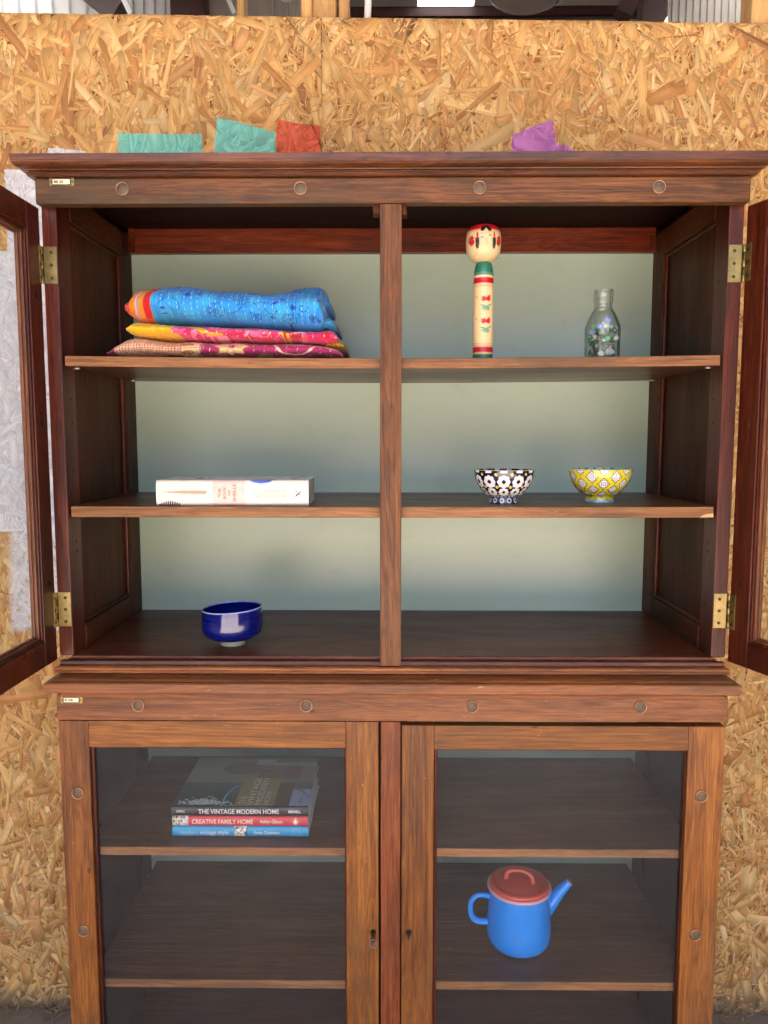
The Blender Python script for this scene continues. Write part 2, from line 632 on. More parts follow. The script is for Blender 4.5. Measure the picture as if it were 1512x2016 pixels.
# ------------------------------------------------------------------ OSB partition
def osb_material(name, is_strand):
    m, nt, b = new_mat(name)
    k = NB(nt)
    tc = k.n('ShaderNodeTexCoord').outputs['Object']
    if is_strand:
        at = k.n('ShaderNodeVertexColor', layer_name='Col').outputs[0]
        uv = k.n('ShaderNodeUVMap', uv_map='UVMap').outputs[0]
        g1 = k.noise(k.map(uv, (14, 380, 1)), 1.0, 4, 0.6, 0.3)
        g2 = k.noise(k.map(uv, (90, 1500, 1)), 1.0, 2, 0.5)
        base = k.mix(0.55, at, k.ramp(g1, [(0.25, (0.6, 0.5, 0.42)), (0.55, (1.0, 1.0, 1.0)), (0.8, (1.1, 1.08, 1.04))]), 'MULTIPLY')
        base = k.mix(k.math('MULTIPLY', k.sstep(g2, 0.62, 0.78), 0.25), base, s(140, 84, 44))
    else:
        nz = k.noise(tc, 90, 5, 0.7)
        base = k.ramp(nz, [(0.3, s(96, 54, 26)), (0.7, s(170, 108, 58))])
    # painted patches: flat brushed paint, with slightly ragged edges (x and z on the wall, in metres)
    edge = k.noise(tc, 70, 3, 0.6)
    sep = k.n('ShaderNodeSeparateXYZ')
    k.l(tc, sep.inputs[0])
    jit = k.math('MULTIPLY_ADD', edge, 0.010, -0.005)
    X = k.math('ADD', sep.outputs[0], jit)
    Z = k.math('ADD', sep.outputs[2], k.math('MULTIPLY_ADD', k.noise(tc, 55, 3, 0.6), 0.010, -0.005))

    def patch(pts, col, base, amt=0.92, soft=0.0012, dry=0.62):
        """convex polygon, counter-clockwise"""
        msk = None
        for (ax, az), (bx, bz) in zip(pts, pts[1:] + pts[:1]):
            ex, ez = bx - ax, bz - az
            L = math.hypot(ex, ez)
            # inside is to the left of a->b
            d = k.math('ADD', k.math('MULTIPLY', X, -ez / L), k.math('MULTIPLY_ADD', Z, ex / L, (ez * ax - ex * az) / L))
            h = k.sstep(d, -soft, soft)
            msk = h if msk is None else k.math('MULTIPLY', msk, h)
        bare = k.sstep(k.noise(k.map(tc, (1, 1, 1)), 130, 4, 0.7), dry, dry + 0.1)
        msk = k.math('MULTIPLY', msk, k.math('MULTIPLY_ADD', bare, -0.75, amt))
        return k.mix(msk, base, col)
    teal = s(124, 210, 194)
    base = patch([(-0.611, 1.9), (-0.4225, 1.9), (-0.4225, 2.092), (-0.611, 2.095)], teal, base)
    base = patch([(-0.410, 1.9), (-0.258, 1.9), (-0.258, 2.100), (-0.320, 2.113), (-0.3876, 2.132)], teal, base)
    base = patch([(-0.258, 1.9), (-0.1575, 1.9), (-0.1575, 2.108), (-0.2555, 2.122)], s(216, 92, 66), base)
    base = patch([(0.268, 1.9), (0.3693, 1.9), (0.366, 2.07), (0.356, 2.121), (0.267, 2.088)], s(190, 116, 186), base)
    base = patch([(0.34, 1.9), (0.4023, 1.9), (0.4023, 2.053), (0.388, 2.066), (0.34, 2.07)], s(190, 116, 186), base)
    wht = s(224, 225, 230)
    base = patch([(-0.870, 1.80), (-0.55, 1.80), (-0.55, 2.016), (-0.868, 2.018)], wht, base, 0.97, dry=0.62)
    base = patch([(-1.55, 1.20), (-0.55, 1.20), (-0.55, 1.84), (-1.55, 1.84)], wht, base, 0.97, dry=0.62)
    base = patch([(-0.902, 0.965), (-0.55, 0.965), (-0.55, 1.22), (-0.893, 1.22)], wht, base, 0.90, 0.012, dry=0.54)
    base = patch([(-0.770, 2.00), (-0.683, 2.00), (-0.683, 2.057), (-0.768, 2.0645)], wht, base)
    # grime splashed up from the floor
    gr = k.math('ADD', sep.outputs[2], k.math('MULTIPLY_ADD', k.noise(k.map(tc, (2.2, 1, 5)), 3.0, 5, 0.65), 0.16, -0.08))
    base = k.mix(k.math('MULTIPLY', k.sstep(gr, 0.075, -0.01), 0.8), base, s(128, 116, 100))
    k.l(base, b.inputs['Base Color'])
    b.inputs['Roughness'].default_value = 0.62
    b.inputs['Specular IOR Level'].default_value = 0.32
    if is_strand:
        k.bump(g1, 0.25, 0.0006, b)
    return m


osb_base = osb_material('osb_core', False)
osb_strand = osb_material('osb_strand', True)
PAL = np.array([s(234, 200, 142), s(228, 188, 126), s(218, 170, 106), s(206, 150, 90), s(188, 126, 74), s(222, 178, 114), s(212, 158, 108), s(172, 142, 102), s(154, 98, 58), s(242, 212, 160)])
PAL = (PAL.mean(0) + .68 * (PAL - PAL.mean(0))) * np.array([.97, .955, .875])
PW = np.array([.15, .17, .17, .15, .08, .12, .06, .03, .02, .05])
PW = PW / PW.sum()


def strands(n, x0, x1, ztop, Ls, Ws, seed, depth0, depth1, skip=True, lightbias=0.0):
    r = np.random.default_rng(seed)
    cx = r.uniform(x0, x1, n)
    cz = r.uniform(0, 1, n) * 2.36
    if skip:
        keep = ~((np.abs(cx) < 0.42) & (cz < 1.85))
        cx, cz = cx[keep], cz[keep]
        n = len(cx)
    L = np.clip(Ls * np.exp(r.normal(0, .45, n)), .012, .16) / 2
    W = np.clip(Ws * np.exp(r.normal(0, .5, n)), .0012, .034) / 2
    W = np.minimum(W, L * .6)
    ang = np.where(r.uniform(0, 1, n) < .6, r.normal(math.pi / 2, .55, n), r.uniform(0, math.pi, n))
    # outline with eight corners: ragged ends, near-straight sides
    k = 8
    px = np.stack([-L, -L * r.uniform(.75, .98, n), L * r.uniform(.7, .96, n), L * r.uniform(.9, 1, n), L, L * r.uniform(.72, .98, n), -L * r.uniform(.7, .95, n), -L * r.uniform(.9, 1.02, n)], 1)
    py = np.stack([-W * r.uniform(.0, .8, n), -W * r.uniform(.8, 1.1, n), -W * r.uniform(.7, 1.05, n), -W * r.uniform(-.1, .6, n), W * r.uniform(-.1, .7, n), W * r.uniform(.8, 1.05, n), W * r.uniform(.75, 1.1, n), W * r.uniform(.1, .7, n)], 1)
    c, sn = np.cos(ang)[:, None], np.sin(ang)[:, None]
    X = cx[:, None] + px * c - py * sn
    Z = cz[:, None] + px * sn + py * c
    dep = r.uniform(depth0, depth1, n)[:, None]
    tl, tw = r.normal(0, .005, n)[:, None], r.normal(0, .02, n)[:, None]
    Y = -(dep + px * tl + py * tw)
    Y = np.minimum(Y, -0.0001)
    lim = ztop(X)
    Z = np.clip(Z, 0.001, None)
    Z = np.minimum(Z, lim)
    X = np.clip(X, x0, x1)
    top = np.stack([X, Y, Z], -1)
    low = top.copy()
    low[..., 1] += 0.0007
    col = PAL[r.choice(len(PAL), n, p=PW)] * r.uniform(.8, 1.14, (n, 1)) * (1 + lightbias)
    off = r.uniform(0, 50, (n, 2))
    U = np.stack([px + off[:, :1], py + off[:, 1:]], -1)
    return top, low, col, U


def osb_panel(parent, x0, x1, ztop, seed, nbig, nsmall, Lb):
    base = pydata('osb_panel', [(x0 + .0002, 0, 0), (x1 - .0002, 0, 0), (x1 - .0002, 0, ztop(x1)), (x0 + .0002, 0, ztop(x0)),
                                (x0 + .0002, .018, 0), (x1 - .0002, .018, 0), (x1 - .0002, .018, ztop(x1)), (x0 + .0002, .018, ztop(x0))],
                  [(0, 1, 2, 3), (5, 4, 7, 6), (4, 0, 3, 7), (1, 5, 6, 2), (3, 2, 6, 7), (4, 5, 1, 0)], [osb_base], parent)
    sets = [strands(nsmall, x0, x1, ztop, .030, .0060, seed, .0003, .0022),
            strands(nbig, x0, x1, ztop, Lb, .0126, seed + 1, .0006, .0030),
            strands(nsmall * 2 // 5, x0, x1, ztop, .032, .0028, seed + 2, .0016, .0031, lightbias=.05)]
    top = np.concatenate([q[0] for q in sets])
    low = np.concatenate([q[1] for q in sets])
    col = np.concatenate([q[2] for q in sets])
    U = np.concatenate([q[3] for q in sets])
    n = len(top)
    V = np.concatenate([top, low], 1).reshape(-1, 3)
    b0 = (np.arange(n) * 16)[:, None]
    f1 = b0 + np.array([0, 1, 2, 3])
    f1b = b0 + np.array([3, 4, 5, 6])
    f1c = b0 + np.array([6, 7, 0, 3])
    sides = [b0 + np.array([i, i + 8, (i + 1) % 8 + 8, (i + 1) % 8]) for i in range(8)]
    q = np.stack([f1, f1b, f1c] + sides, 1).reshape(-1, 4).astype(np.int32)
    me = bpy.data.meshes.new('strands')
    me.vertices.add(len(V))
    me.vertices.foreach_set('co', V.astype(np.float32).ravel())
    me.loops.add(q.size)
    me.loops.foreach_set('vertex_index', q.ravel())
    me.polygons.add(len(q))
    me.polygons.foreach_set('loop_start', np.arange(0, q.size, 4, dtype=np.int32))
    me.update(calc_edges=True)
    ca = me.color_attributes.new('Col', 'FLOAT_COLOR', 'POINT')
    c4 = np.ones((len(V), 4), np.float32)
    c4[:, :3] = np.repeat(col, 16, 0)
    # the low rim of each strand carries a darker colour than its top
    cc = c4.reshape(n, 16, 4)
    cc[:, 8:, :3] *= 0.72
    ca.data.foreach_set('color', c4.ravel())
    uvl = me.uv_layers.new(name='UVMap')
    UU = np.concatenate([U, U], 1).reshape(-1, 2)
    uvl.data.foreach_set('uv', UU[q.ravel()].astype(np.float32).ravel())
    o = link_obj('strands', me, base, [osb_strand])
    o['kind'] = 'stuff'
    return base


wall = thing('partition_wall', 'chipboard partition wall with painted patches standing behind the wooden cabinet', 'partition wall', (0, 0.455, 0))
WT = lambda x: 2.3345 - 0.0185 * np.asarray(x)
osb_panel(wall, -1.376, -0.1549, WT, 100, 9500, 19000, .072)
osb_panel(wall, -0.1545, 1.066, WT, 200, 7000, 27000, .056)
for x0, x1, sd_ in ((-2.1, -1.378, 300), (1.068, 1.9, 400)):
    osb_panel(wall, x0, x1, WT, sd_, 3500, 7000, .055)

# ------------------------------------------------------------------ floor, yard, barn
concrete = plain('concrete_floor', s(212, 200, 186), 0.8, 0, 0.12, 6, 0.2)
yard_mat = plain('yard_concrete', s(206, 192, 184), 0.9, 0, 0.08, 2, 0.1)
clad = plain('cladding_paint', s(216, 214, 214), 0.45, 0, 0.03, 3)
clad_dull = plain('cladding_dull', s(168, 160, 152), 0.6, 0, 0.05, 3)
oxide = plain('red_oxide_steel', s(58, 24, 22), 0.5, 0, 0.12, 8)
white_metal = plain('white_metal', s(226, 226, 224), 0.45, 0, 0.03, 8)


def struct(o):
    o['kind'] = 'structure'
    return o


struct(box('floor', -7, 7, -4.4, 13, -0.2, 0, concrete, bev=0))
struct(pydata('ground', [(-300, -300, -.03), (300, -300, -.03), (300, 300, -.03), (-300, 300, -.03)], [(0, 1, 2, 3)], [yard_mat]))
# litter along the foot of the wall
bm = bmesh.new()
for i in range(420):
    x = random.choice((-1, 1)) * random.uniform(.55, 1.15)
    y = .452 - abs(random.gauss(0, .028))
    c = Vector((x, y, random.uniform(.001, .006)))
    a = random.uniform(0, math.pi)
    l, wd = random.uniform(.003, .014), random.uniform(.0008, .003)
    d, e = Vector((math.cos(a), math.sin(a), random.uniform(-.25, .25))), Vector((-math.sin(a), math.cos(a), random.uniform(-.3, .3)))
    vs = [bm.verts.new(c + d * l * p + e * wd * q + Vector((0, 0, .004))) for p, q in ((-1, -1), (1, -.6), (.9, 1), (-1, .7))]
    bm.faces.new(vs)
fl_nt = concrete.node_tree
fk = NB(fl_nt)
fb = fl_nt.nodes['Principled BSDF']
src = fb.inputs['Base Color'].links[0].from_socket
ftc = fk.n('ShaderNodeTexCoord').outputs['Object']
fsep = fk.n('ShaderNodeSeparateXYZ')
fk.l(ftc, fsep.inputs[0])
dirt = fk.math('ADD', fsep.outputs[1], fk.math('MULTIPLY_ADD', fk.noise(ftc, 9, 6, .7), .5, -.25))
fk.l(fk.mix(fk.math('MULTIPLY', fk.sstep(dirt, -.05, .22), .9), src, s(112, 104, 96)), fb.inputs['Base Color'])
lit = mesh_from_bm('floor_litter', bm, [plain('litter', s(160, 138, 108), 0.9, 0, 0.3, 40)])
lit['kind'] = 'stuff'


def cladding(name, label, x0, x1, y, z0, z1, pitch, mat, group=None):
    """upright box-profile sheeting facing -y"""
    xs = []
    x = x0
    dp = pitch * .22
    while x < x1:
        xs += [(x, 0), (x + pitch * .50, 0), (x + pitch * .58, -dp), (x + pitch * .92, -dp)]
        x += pitch
    xs.append((x, 0))
    v, f = [], []
    for i, (a, d) in enumerate(xs):
        v += [(a, y + d, z0), (a, y + d, z1)]
        if i:
            f.append((2 * i - 2, 2 * i, 2 * i + 1, 2 * i - 1))
    o = pydata(name, v, f, [mat])
    tag(o, label, 'cladding wall', group)
    return o


cladding('cladding_wall', 'pale broad-ribbed cladding wall high behind the left of the partition', -7, -3.05, 7.7, 0, 6.6, .19, clad)
cladding('cladding_wall', 'white ribbed cladding strip between the white brace and the dark column', -3.0, -2.35, 7.7, 0, 6.6, .12, clad)
cladding('cladding_wall', 'grey fine-ribbed cladding wall behind the bulkhead light', -2.35, -.75, 7.9, 0, 6.6, .078, clad_dull)
cladding('cladding_wall', 'grey fine-ribbed cladding wall behind the right timber stud', 3.05, 7, 7.7, 0, 6.6, .078, clad_dull)


def barn_wall(name, label, pts_boxes):
    bm = bmesh.new()
    for b_ in pts_boxes:
        bm_box(bm, *b_)
    o = mesh_from_bm(name, bm, [clad_dull])
    tag(o, label, 'barn wall')
    return o


barn_wall('side_wall', 'barn side wall to the left, out of the picture', [(-7.2, -7, -4.4, 13, -.1, 4.7), (-7.2, -7, 1.5, 13, 4.7, 6.6)])
barn_wall('side_wall', 'barn side wall to the right, out of the picture', [(7, 7.2, -4.4, 13, -.1, 4.7), (7, 7.2, 1.5, 13, 4.7, 6.6)])
barn_wall('added_front_wall', 'unseen barn front wall added behind the viewer, its wide doorway letting in the light', [(-7, -2.9, -4.6, -4.4, -.1, 4.7), (2.7, 7, -4.6, -4.4, -.1, 4.7), (-2.9, 2.7, -4.6, -4.4, 4.3, 4.7), (-7, 7, 1.3, 1.5, 4.72, 6.6)])  # unseen wall, added so light and reflections reach the cabinet through its doorway
barn_wall('rear_wall', 'far end wall of the barn beyond the roof beam', [(-7, 7, 13, 13.2, -.1, 6.6)])


def translucent_sheet():
    m, nt, b = new_mat('skylight_sheet')
    k = NB(nt)
    nt.nodes.remove(b)
    t = k.n('ShaderNodeBsdfTranslucent')
    t.inputs[0].default_value = (*s(236, 236, 232), 1)
    d = k.n('ShaderNodeBsdfDiffuse')
    d.inputs[0].default_value = (*s(220, 220, 216), 1)
    mx = k.n('ShaderNodeMixShader')
    mx.inputs[0].default_value = 0.3
    k.l(t.outputs[0], mx.inputs[1])
    k.l(d.outputs[0], mx.inputs[2])
    k.l(mx.outputs[0], nt.nodes['Material Output'].inputs['Surface'])
    return m


skyl = translucent_sheet()
roof = thing('barn_roof', 'barn roof of dull sheets with a bright skylight above the partition and two added unseen for light', 'roof', (0, 0, 6.6))
strips = [(-7, -5.8, 0), (-5.8, -3.2, 1), (-3.2, .30, 0), (.30, .98, 1), (.98, 3.4, 0), (3.4, 6.0, 1), (6.0, 7, 0)]  # the outer two skylight strips are unseen, added to light the rear hall
for a, b_, t in strips:
    if t:
        box('skylight', a, b_, 2.5, 12, 0, .02, skyl, roof, bev=0)
        box('roof_sheet', a, b_, 1.5, 2.5, 0, .02, clad_dull, roof, bev=0)
        box('roof_sheet', a, b_, 12, 13, 0, .02, clad_dull, roof, bev=0)
    else:
        box('roof_sheet', a, b_, 1.5, 13, 0, .02, clad_dull, roof, bev=0)

box('roof_sheet', -7, 7, -4.6, 1.5, -1.9, -1.88, clad_dull, roof, bev=0)  # unseen front bay roof, set low for its effect on the daylight
bld = thing('bounce_building', 'long pale unseen building added across the yard for light and reflections, behind the viewer', 'building', (0, -17, 0))  # unseen building, added to shape the light and reflections on the cabinet
render_mat = plain('pale_render', s(226, 218, 204), .9, 0, .04, 2)
box('wall', -16, 16, -.3, 0, -.02, 6.2, render_mat, bld, bev=0)
box('roof', -16.3, 16.3, -4, .35, 6.2, 6.5, oxide, bld, bev=0)
for x in (-9, -5.4, -1.4, 2.2, 6, 9.6):  # windows added to put dark stripes into the bowl's reflection
    f_ = box('window', x - .7, x + .7, .002, .03, 2.2, 3.4, oxide, bld, bev=0)
    box('pane', x - .62, x + .62, .031, .034, 2.28, 3.32, black, f_, bev=0)


def purlin(y, z0, label):
    bm = bmesh.new()
    bm_box(bm, -.72, 3.05, y, y + .012, z0, z0 + .15)
    bm_box(bm, -.72, 3.05, y - .06, y, z0, z0 + .012)
    bm_box(bm, -.72, 3.05, y, y + .06, z0 + .138, z0 + .15)
    bm_box(bm, -.72, 3.05, y - .06, y - .05, z0, z0 + .03)
    o = mesh_from_bm('roof_beam', bm, [oxide])
    tag(o, label, 'roof beam')


purlin(8.35, 6.375, 'dark red oxide purlin crossing in front of the bright skylight')

# steelwork and timber rising behind the partition
bm = bmesh.new()
bm_box(bm, -2.38, -2.02, 7.35, 7.6, 0, 6.6)
tag(mesh_from_bm('steel_column', bm, [oxide]), 'dark steel column between the two ribbed cladding walls', 'column')


def bar(name, a, b_, wd, mat, label, cat):
    a, b_ = Vector(a), Vector(b_)
    o = tube(name, [a, b_], wd, mat, n=4)
    for p in o.data.polygons:
        p.use_smooth = False
    tag(o, label, cat)
    return o


bar('steel_brace', (-3.75, 7.3, 6.58), (-2.9, 7.3, 5.9), .17, oxide, 'broad dark diagonal brace left of the dark column', 'brace')
bar('white_brace', (-3.08, 7.1, 6.55), (-2.72, 7.1, 5.8), .035, white_metal, 'slim white diagonal brace crossing the left cladding', 'brace')
bar('white_brace', (-1.96, 7.0, 6.5), (-1.62, 7.0, 5.75), .03, white_metal, 'slim white diagonal brace just right of the dark column', 'brace')
bm = bmesh.new()
bm_box(bm, 2.62, 2.85, 7.2, 7.4, 0, 6.6)
tag(mesh_from_bm('steel_column', bm, [oxide]), 'dark bolted steel column left of the grey ribbed cladding', 'column')
bar('steel_brace', (2.78, 7.0, 6.6), (2.35, 7.0, 5.7), .12, oxide, 'dark red diagonal brace meeting the bolted column', 'brace')


def stud(x0, x1, y, label, z1=3.4, mat=wood_stud):
    o = box('timber_stud', x0, x1, y, y + .06, 0, z1, mat, bev=.003)
    tag(o, label, 'timber stud')
    return o


stud(-.204, -.178, .50, 'greenish slim timber batten left of the pale timber stud')
stud(-.1775, -.125, .49, 'pale broad timber stud rising above the panel joint')
stud(-.122, -.098, .53, 'brown timber post right of the pale timber stud')
stud(.805, .90, .50, 'pale timber stud above the right end of the partition')
stud(-.407, -.388, .8, 'thin timber edge beside the dark column')
o = tube('white_pole', [(-.062, .56, 0), (-.060, .56, 2.30), (-.055, .56, 2.42), (-.051, .56, 2.7)], [.008, .007, .008, .010], white_metal)
tag(o, 'white crooked pole rising right of the timber posts', 'pole')

# pendant lamp (off) and the small bulkhead light
lamp = thing('pendant_lamp', 'dark polished steel dome of a pendant lamp above the partition', 'pendant lamp', (.505, 1.70, 3.045))
steel_shade = plain('dark_steel', s(160, 152, 148), 0.18, 0.85, 0.06, 12)
lathe('lamp_shade', catmull([(.001, .012), (.06, .006), (.115, .0), (.145, .02), (.150, .055), (.135, .10), (.10, .15), (.05, .18), (.02, .19)], 6), steel_shade, lamp, 64)
tube('cord', [(0, 0, .19), (0, 0, 3.5)], .004, black, lamp, 8)
bl = thing('bulkhead_light', 'small white bulkhead light with red cable beside the timber posts', 'light fitting', (-.46, 2.2, 3.30))
lathe('lens', [(.001, 0), (.016, .002), (.024, .012), (.026, .035)], plain('frosted_plastic', s(206, 202, 196), .3), bl, 32)
lathe('collar', [(.001, .035), (.034, .035), (.036, .05), (.034, .075), (.001, .078)], white_metal, bl, 32)
tube('cable', [(.03, 0, .06), (.07, 0, .08), (.075, 0, .12), (.05, 0, .2), (.05, 0, 3)], .006, plain('red_cable', s(150, 40, 34), .5), bl, 8)

# ------------------------------------------------------------------ cabinets
HW = .597


def moulding(name, prof, hw, yfront, yback, mat, parent, solid=True):
    """prof: (outward, z) bottom to top, mitred round front and both ends"""
    pts = []
    for o_, z in prof:
        x, y = hw + o_, yfront - o_
        pts.append([(-x, yback, z), (-x, y, z), (x, y, z), (x, yback, z)])
    v = [p for row in pts for p in row]
    f = []
    for i in range(len(prof) - 1):
        for j in range(3):
            a = i * 4 + j
            f.append((a, a + 1, a + 5, a + 4))
    n = len(prof)
    if solid:
        f.append((0, 3, 2, 1))
    t = (n - 1) * 4
    f.append((t, t + 1, t + 2, t + 3))
    f.append(tuple(i * 4 for i in range(n))[::-1])
    f.append(tuple(i * 4 + 3 for i in range(n)))
    o = pydata(name, v, f, [mat], parent)
    bvl = o.modifiers.new('soft_edges', 'BEVEL')
    bvl.width = .0007
    bvl.segments = 2
    bvl.limit_method = 'ANGLE'
    bvl.angle_limit = R(50)
    return o


def stud_cap(parent, x, z, y=0.0):
    o = lathe('stud_cap', [(.0001, .0028), (.0088, .0026), (.0094, .0020), (.0095, .0018)], bronze, parent, 40)
    rim = lathe('rim', [(.0094, .0012), (.0096, .0030), (.0107, .0030), (.0110, .0020), (.0110, .0)], bronze_rim, o, 40)
    o.rotation_euler = (R(90), 0, 0)
    o.location = (x, y, z)
    return o


def label_holder(parent, x0, x1, z0, z1, words, y=0.0):
    w_, h_ = x1 - x0, z1 - z0
    o = box('card_holder', x0, x1, y - .0012, y, z0, z1, brass, parent, bev=.0004)
    ix0, ix1, iz0, iz1 = x0 + .0055, x1 - .0065, z0 + .0022, z1 - .0022
    bm = bmesh.new()
    t = .0011
    for a in ((ix0 - t, ix1 + t, y - .0026, y - .0012, iz1, iz1 + t), (ix0 - t, ix1 + t, y - .0026, y - .0012, iz0 - t, iz0), (ix0 - t, ix0, y - .0026, y - .0012, iz0, iz1), (ix1, ix1 + t, y - .0026, y - .0012, iz0, iz1)):
        bm_box(bm, *a)
    mesh_from_bm('card_frame', bm, [brass_dark], o)
    box('card', ix0, ix1, y - .0016, y - .0012, iz0, iz1, card_cream, o, bev=0)
    cw = ix1 - ix0
    text_mesh('lettering', words, cw * .52, (iz1 - iz0) * .5, ink, o, (ix0 + cw * .08, y - .00165, iz0 + (iz1 - iz0) * .25), (1, 0, 0), (0, 0, 1), bold=.03)
    for xx in (x0 + .0028, x1 - .0032):
        p = lathe('pin', [(.0001, .0012), (.0012, .0010), (.0014, 0)], brass_dark, o, 12)
        p.rotation_euler = (R(90), 0, 0)
        p.location = (xx, y - .0012, (z0 + z1) / 2)
    return o


# ---- upper cabinet
up = thing('display_cabinet', 'upper dark wood cabinet with both glazed doors swung open over three shelf bays', 'cabinet', (0, 0, 1.0))
Z0 = 1.0   # local z = world z - 1.0


def ub(name, x0, x1, y0, y1, z0, z1, mat, parent=up, bev=.0012, **kw):
    return box(name, x0, x1, y0, y1, z0 - Z0, z1 - Z0, mat, parent, bev, **kw)


cor = moulding('cornice', [(-.02, .8515), (.0020, .8515), (.0075, .8520), (.0095, .8545), (.0090, .8575), (.0060, .8590), (.0060, .8600), (.0125, .8603), (.0132, .8618),
                           (.0128, .8624), (.0190, .8632), (.0240, .8655), (.0264, .8688), (.0270, .8722), (.0277, .8726), (.0277, .8816), (.0268, .8822), (-.02, .8822)], HW, 0, .425, wood_cornice, up, False)
# a fleck of white paint on the cornice, nail hole beside it
fas = ub('fascia', -HW, HW, .0, .022, 1.8095, 1.8515, wood_top['x'], bev=.0025, seg=3)
for x in (-.4495, -.1515, .1470, .4445):
    stud_cap(fas, x, 1.8335 - Z0)
label_holder(fas, -.5715, -.5300, 1.8385 - Z0, 1.8515 - Z0, 'BK 03')
for sx in (-1, 1):
    def xs(a, b_):
        return (a, b_) if sx > 0 else (-b_, -a)
    # side frame: front and rear stiles, top and bottom rails, thin panel set back, bead at the rear
    ub('side_stile', *xs(.5715, HW), .020, .075, 1.0285, 1.8510, wood_red['z'], bev=.0018)
    ub('side_stile', *xs(.5685, HW), .330, .400, 1.0285, 1.8510, wood_dark['z'])
    ub('side_rail', *xs(.5690, HW), .075, .330, 1.800, 1.8510, wood_dark['y'])
    ub('side_rail', *xs(.5690, HW), .075, .330, 1.0285, 1.074, wood_dark['y'])
    ub('side_panel', *xs(.5790, HW - .004), .075, .330, 1.074, 1.800, wood_dark['z'], bev=0)
    ub('panel_bead', *xs(.5725, .5790), .3225, .330, 1.074, 1.800, wood_red['z'], bev=.002)
    ub('panel_bead', *xs(.5745, .5790), .075, .3225, 1.074, 1.080, wood_red['y'], bev=.002)
    ub('panel_bead', *xs(.5745, .5790), .075, .3225, 1.794, 1.800, wood_red['y'], bev=.002)
    ub('corner_block', *xs(.556, .5685), .372, .400, 1.8185, 1.850, wood_red['z'])
    # peg holes up the front stile, with two pegs in use at each shelf
    for z in (1.120, 1.215, 1.232, 1.360, 1.445, 1.487, 1.605, 1.690):
        h = lathe('peg_hole', [(.0001, .0003), (.0019, .0004), (.0024, .0010), (.0028, .0004), (.0029, 0)], brass_dark, up, 14)
        h.rotation_euler = (0, R(-90 * sx), 0)
        h.location = (sx * .5716, .052, z - Z0)
    for z in (1.345, 1.440, 1.470):
        h = lathe('peg_hole', [(.0001, .0003), (.0019, .0004), (.0024, .0010), (.0028, .0004), (.0029, 0)], brass_dark, up, 14)
        h.rotation_euler = (0, R(-90 * sx), 0)
        h.location = (sx * .5686, .362, z - Z0)
    for z in (1.5425, 1.2765):
        for y in (.058, .355):
            tube('shelf_pin', [(sx * .572, y, z - Z0), (sx * .556, y, z - Z0)], .0022, steel_pin, up, 10)
ub('top_board', -HW + .002, HW - .002, .022, .424, 1.8745, 1.8815, wood_shaded, bev=0)
ub('top_board', -.5715, .5715, .022, .404, 1.8690, 1.8744, wood_shaded, bev=0)
ub('rear_rail', -.5685, .5685, .378, .399, 1.8165, 1.8688, wood_rail, bev=.0015)
ub('rear_stile', -.5685, -.556, .376, .378, 1.8165, 1.8688, wood_rail, bev=0)
ub('back_panel', -.590, .590, .392, .398, 1.020, 1.8165, sage, bev=0)
ub('floor_board', -.5765, .5765, .0205, .3915, 1.0130, 1.0285, wood_board, bev=.0018)
ub('floor_lipping', -HW + .004, HW - .004, .010, .0203, 1.0110, 1.0225, wood_red['x'], bev=.0018)
pst = ub('centre_post', -.0190, .0180, .0005, .0205, 1.0165, 1.8085, wood('wood_mullion', s(74, 42, 18), s(122, 74, 34), s(158, 104, 50), 'z', .44, s(86, 64, 42), .45, spec=.3, grime=.55), bev=.0013)
ub('post_block', -.031, -.0192, .014, .040, 1.7965, 1.8140, wood_dark['z'], bev=.001)
ub('post_block', .0182, .0265, .014, .040, 1.7945, 1.8140, wood_dark['z'], bev=.001)
moulding('base_moulding', [(-.03, .0005), (.000, .0005), (.000, .0018), (.004, .0022), (.0045, .0040), (.0028, .0064), (.0038, .0072), (.0052, .0090), (.0045, .0118), (.0015, .0136), (-.006, .0140), (-.03, .0140)], HW - .003, .004, .42, wood_waist, up)


def sag_shelf(parent, zt, zb, sag, x1, y0, y1, mat, lip, off=0.0):
    """full-width board that dips a little at the middle, its front edge a lighter lipping"""
    nx = 40
    xs_ = np.linspace(-x1, x1, nx)
    dz = -sag * (1 - (xs_ / x1) ** 2) * np.where(xs_ < 0, 1, 1.0)
    ring = [(y0 + .0015, zt), (y0 + .0004, zt - .0004), (y0, zt - .0015), (y0, zb + .0015), (y0 + .0004, zb + .0004), (y0 + .0015, zb), (y1, zb), (y1, zt)]
    v, f, mi = [], [], []
    k = len(ring)
    for i, x in enumerate(xs_):
        for (y, z) in ring:
            v.append((x, y, z + dz[i]))
    for i in range(nx - 1):
        for j in range(k):
            a, b_ = i * k + j, i * k + (j + 1) % k
            f.append((a, b_, b_ + k, a + k)[::-1])
            mi.append(1 if j in (0, 1, 2, 3, 4) else 0)
    f.append(tuple(range(k)))
    mi.append(1)
    f.append(tuple(range((nx - 1) * k, nx * k))[::-1])
    mi.append(1)
    o = pydata('shelf', v, f, [mat, lip], parent)
    o.data.polygons.foreach_set('material_index', mi)
    return o


sh1 = sag_shelf(up, 1.5620 - Z0, 1.5440 - Z0, .0048, .5695, .028, .385, wood_shelf, wood_lip)
sh2 = sag_shelf(up, 1.2980 - Z0, 1.2785 - Z0, .0006, .5690, .028, .385, wood_shelf, wood_lip)
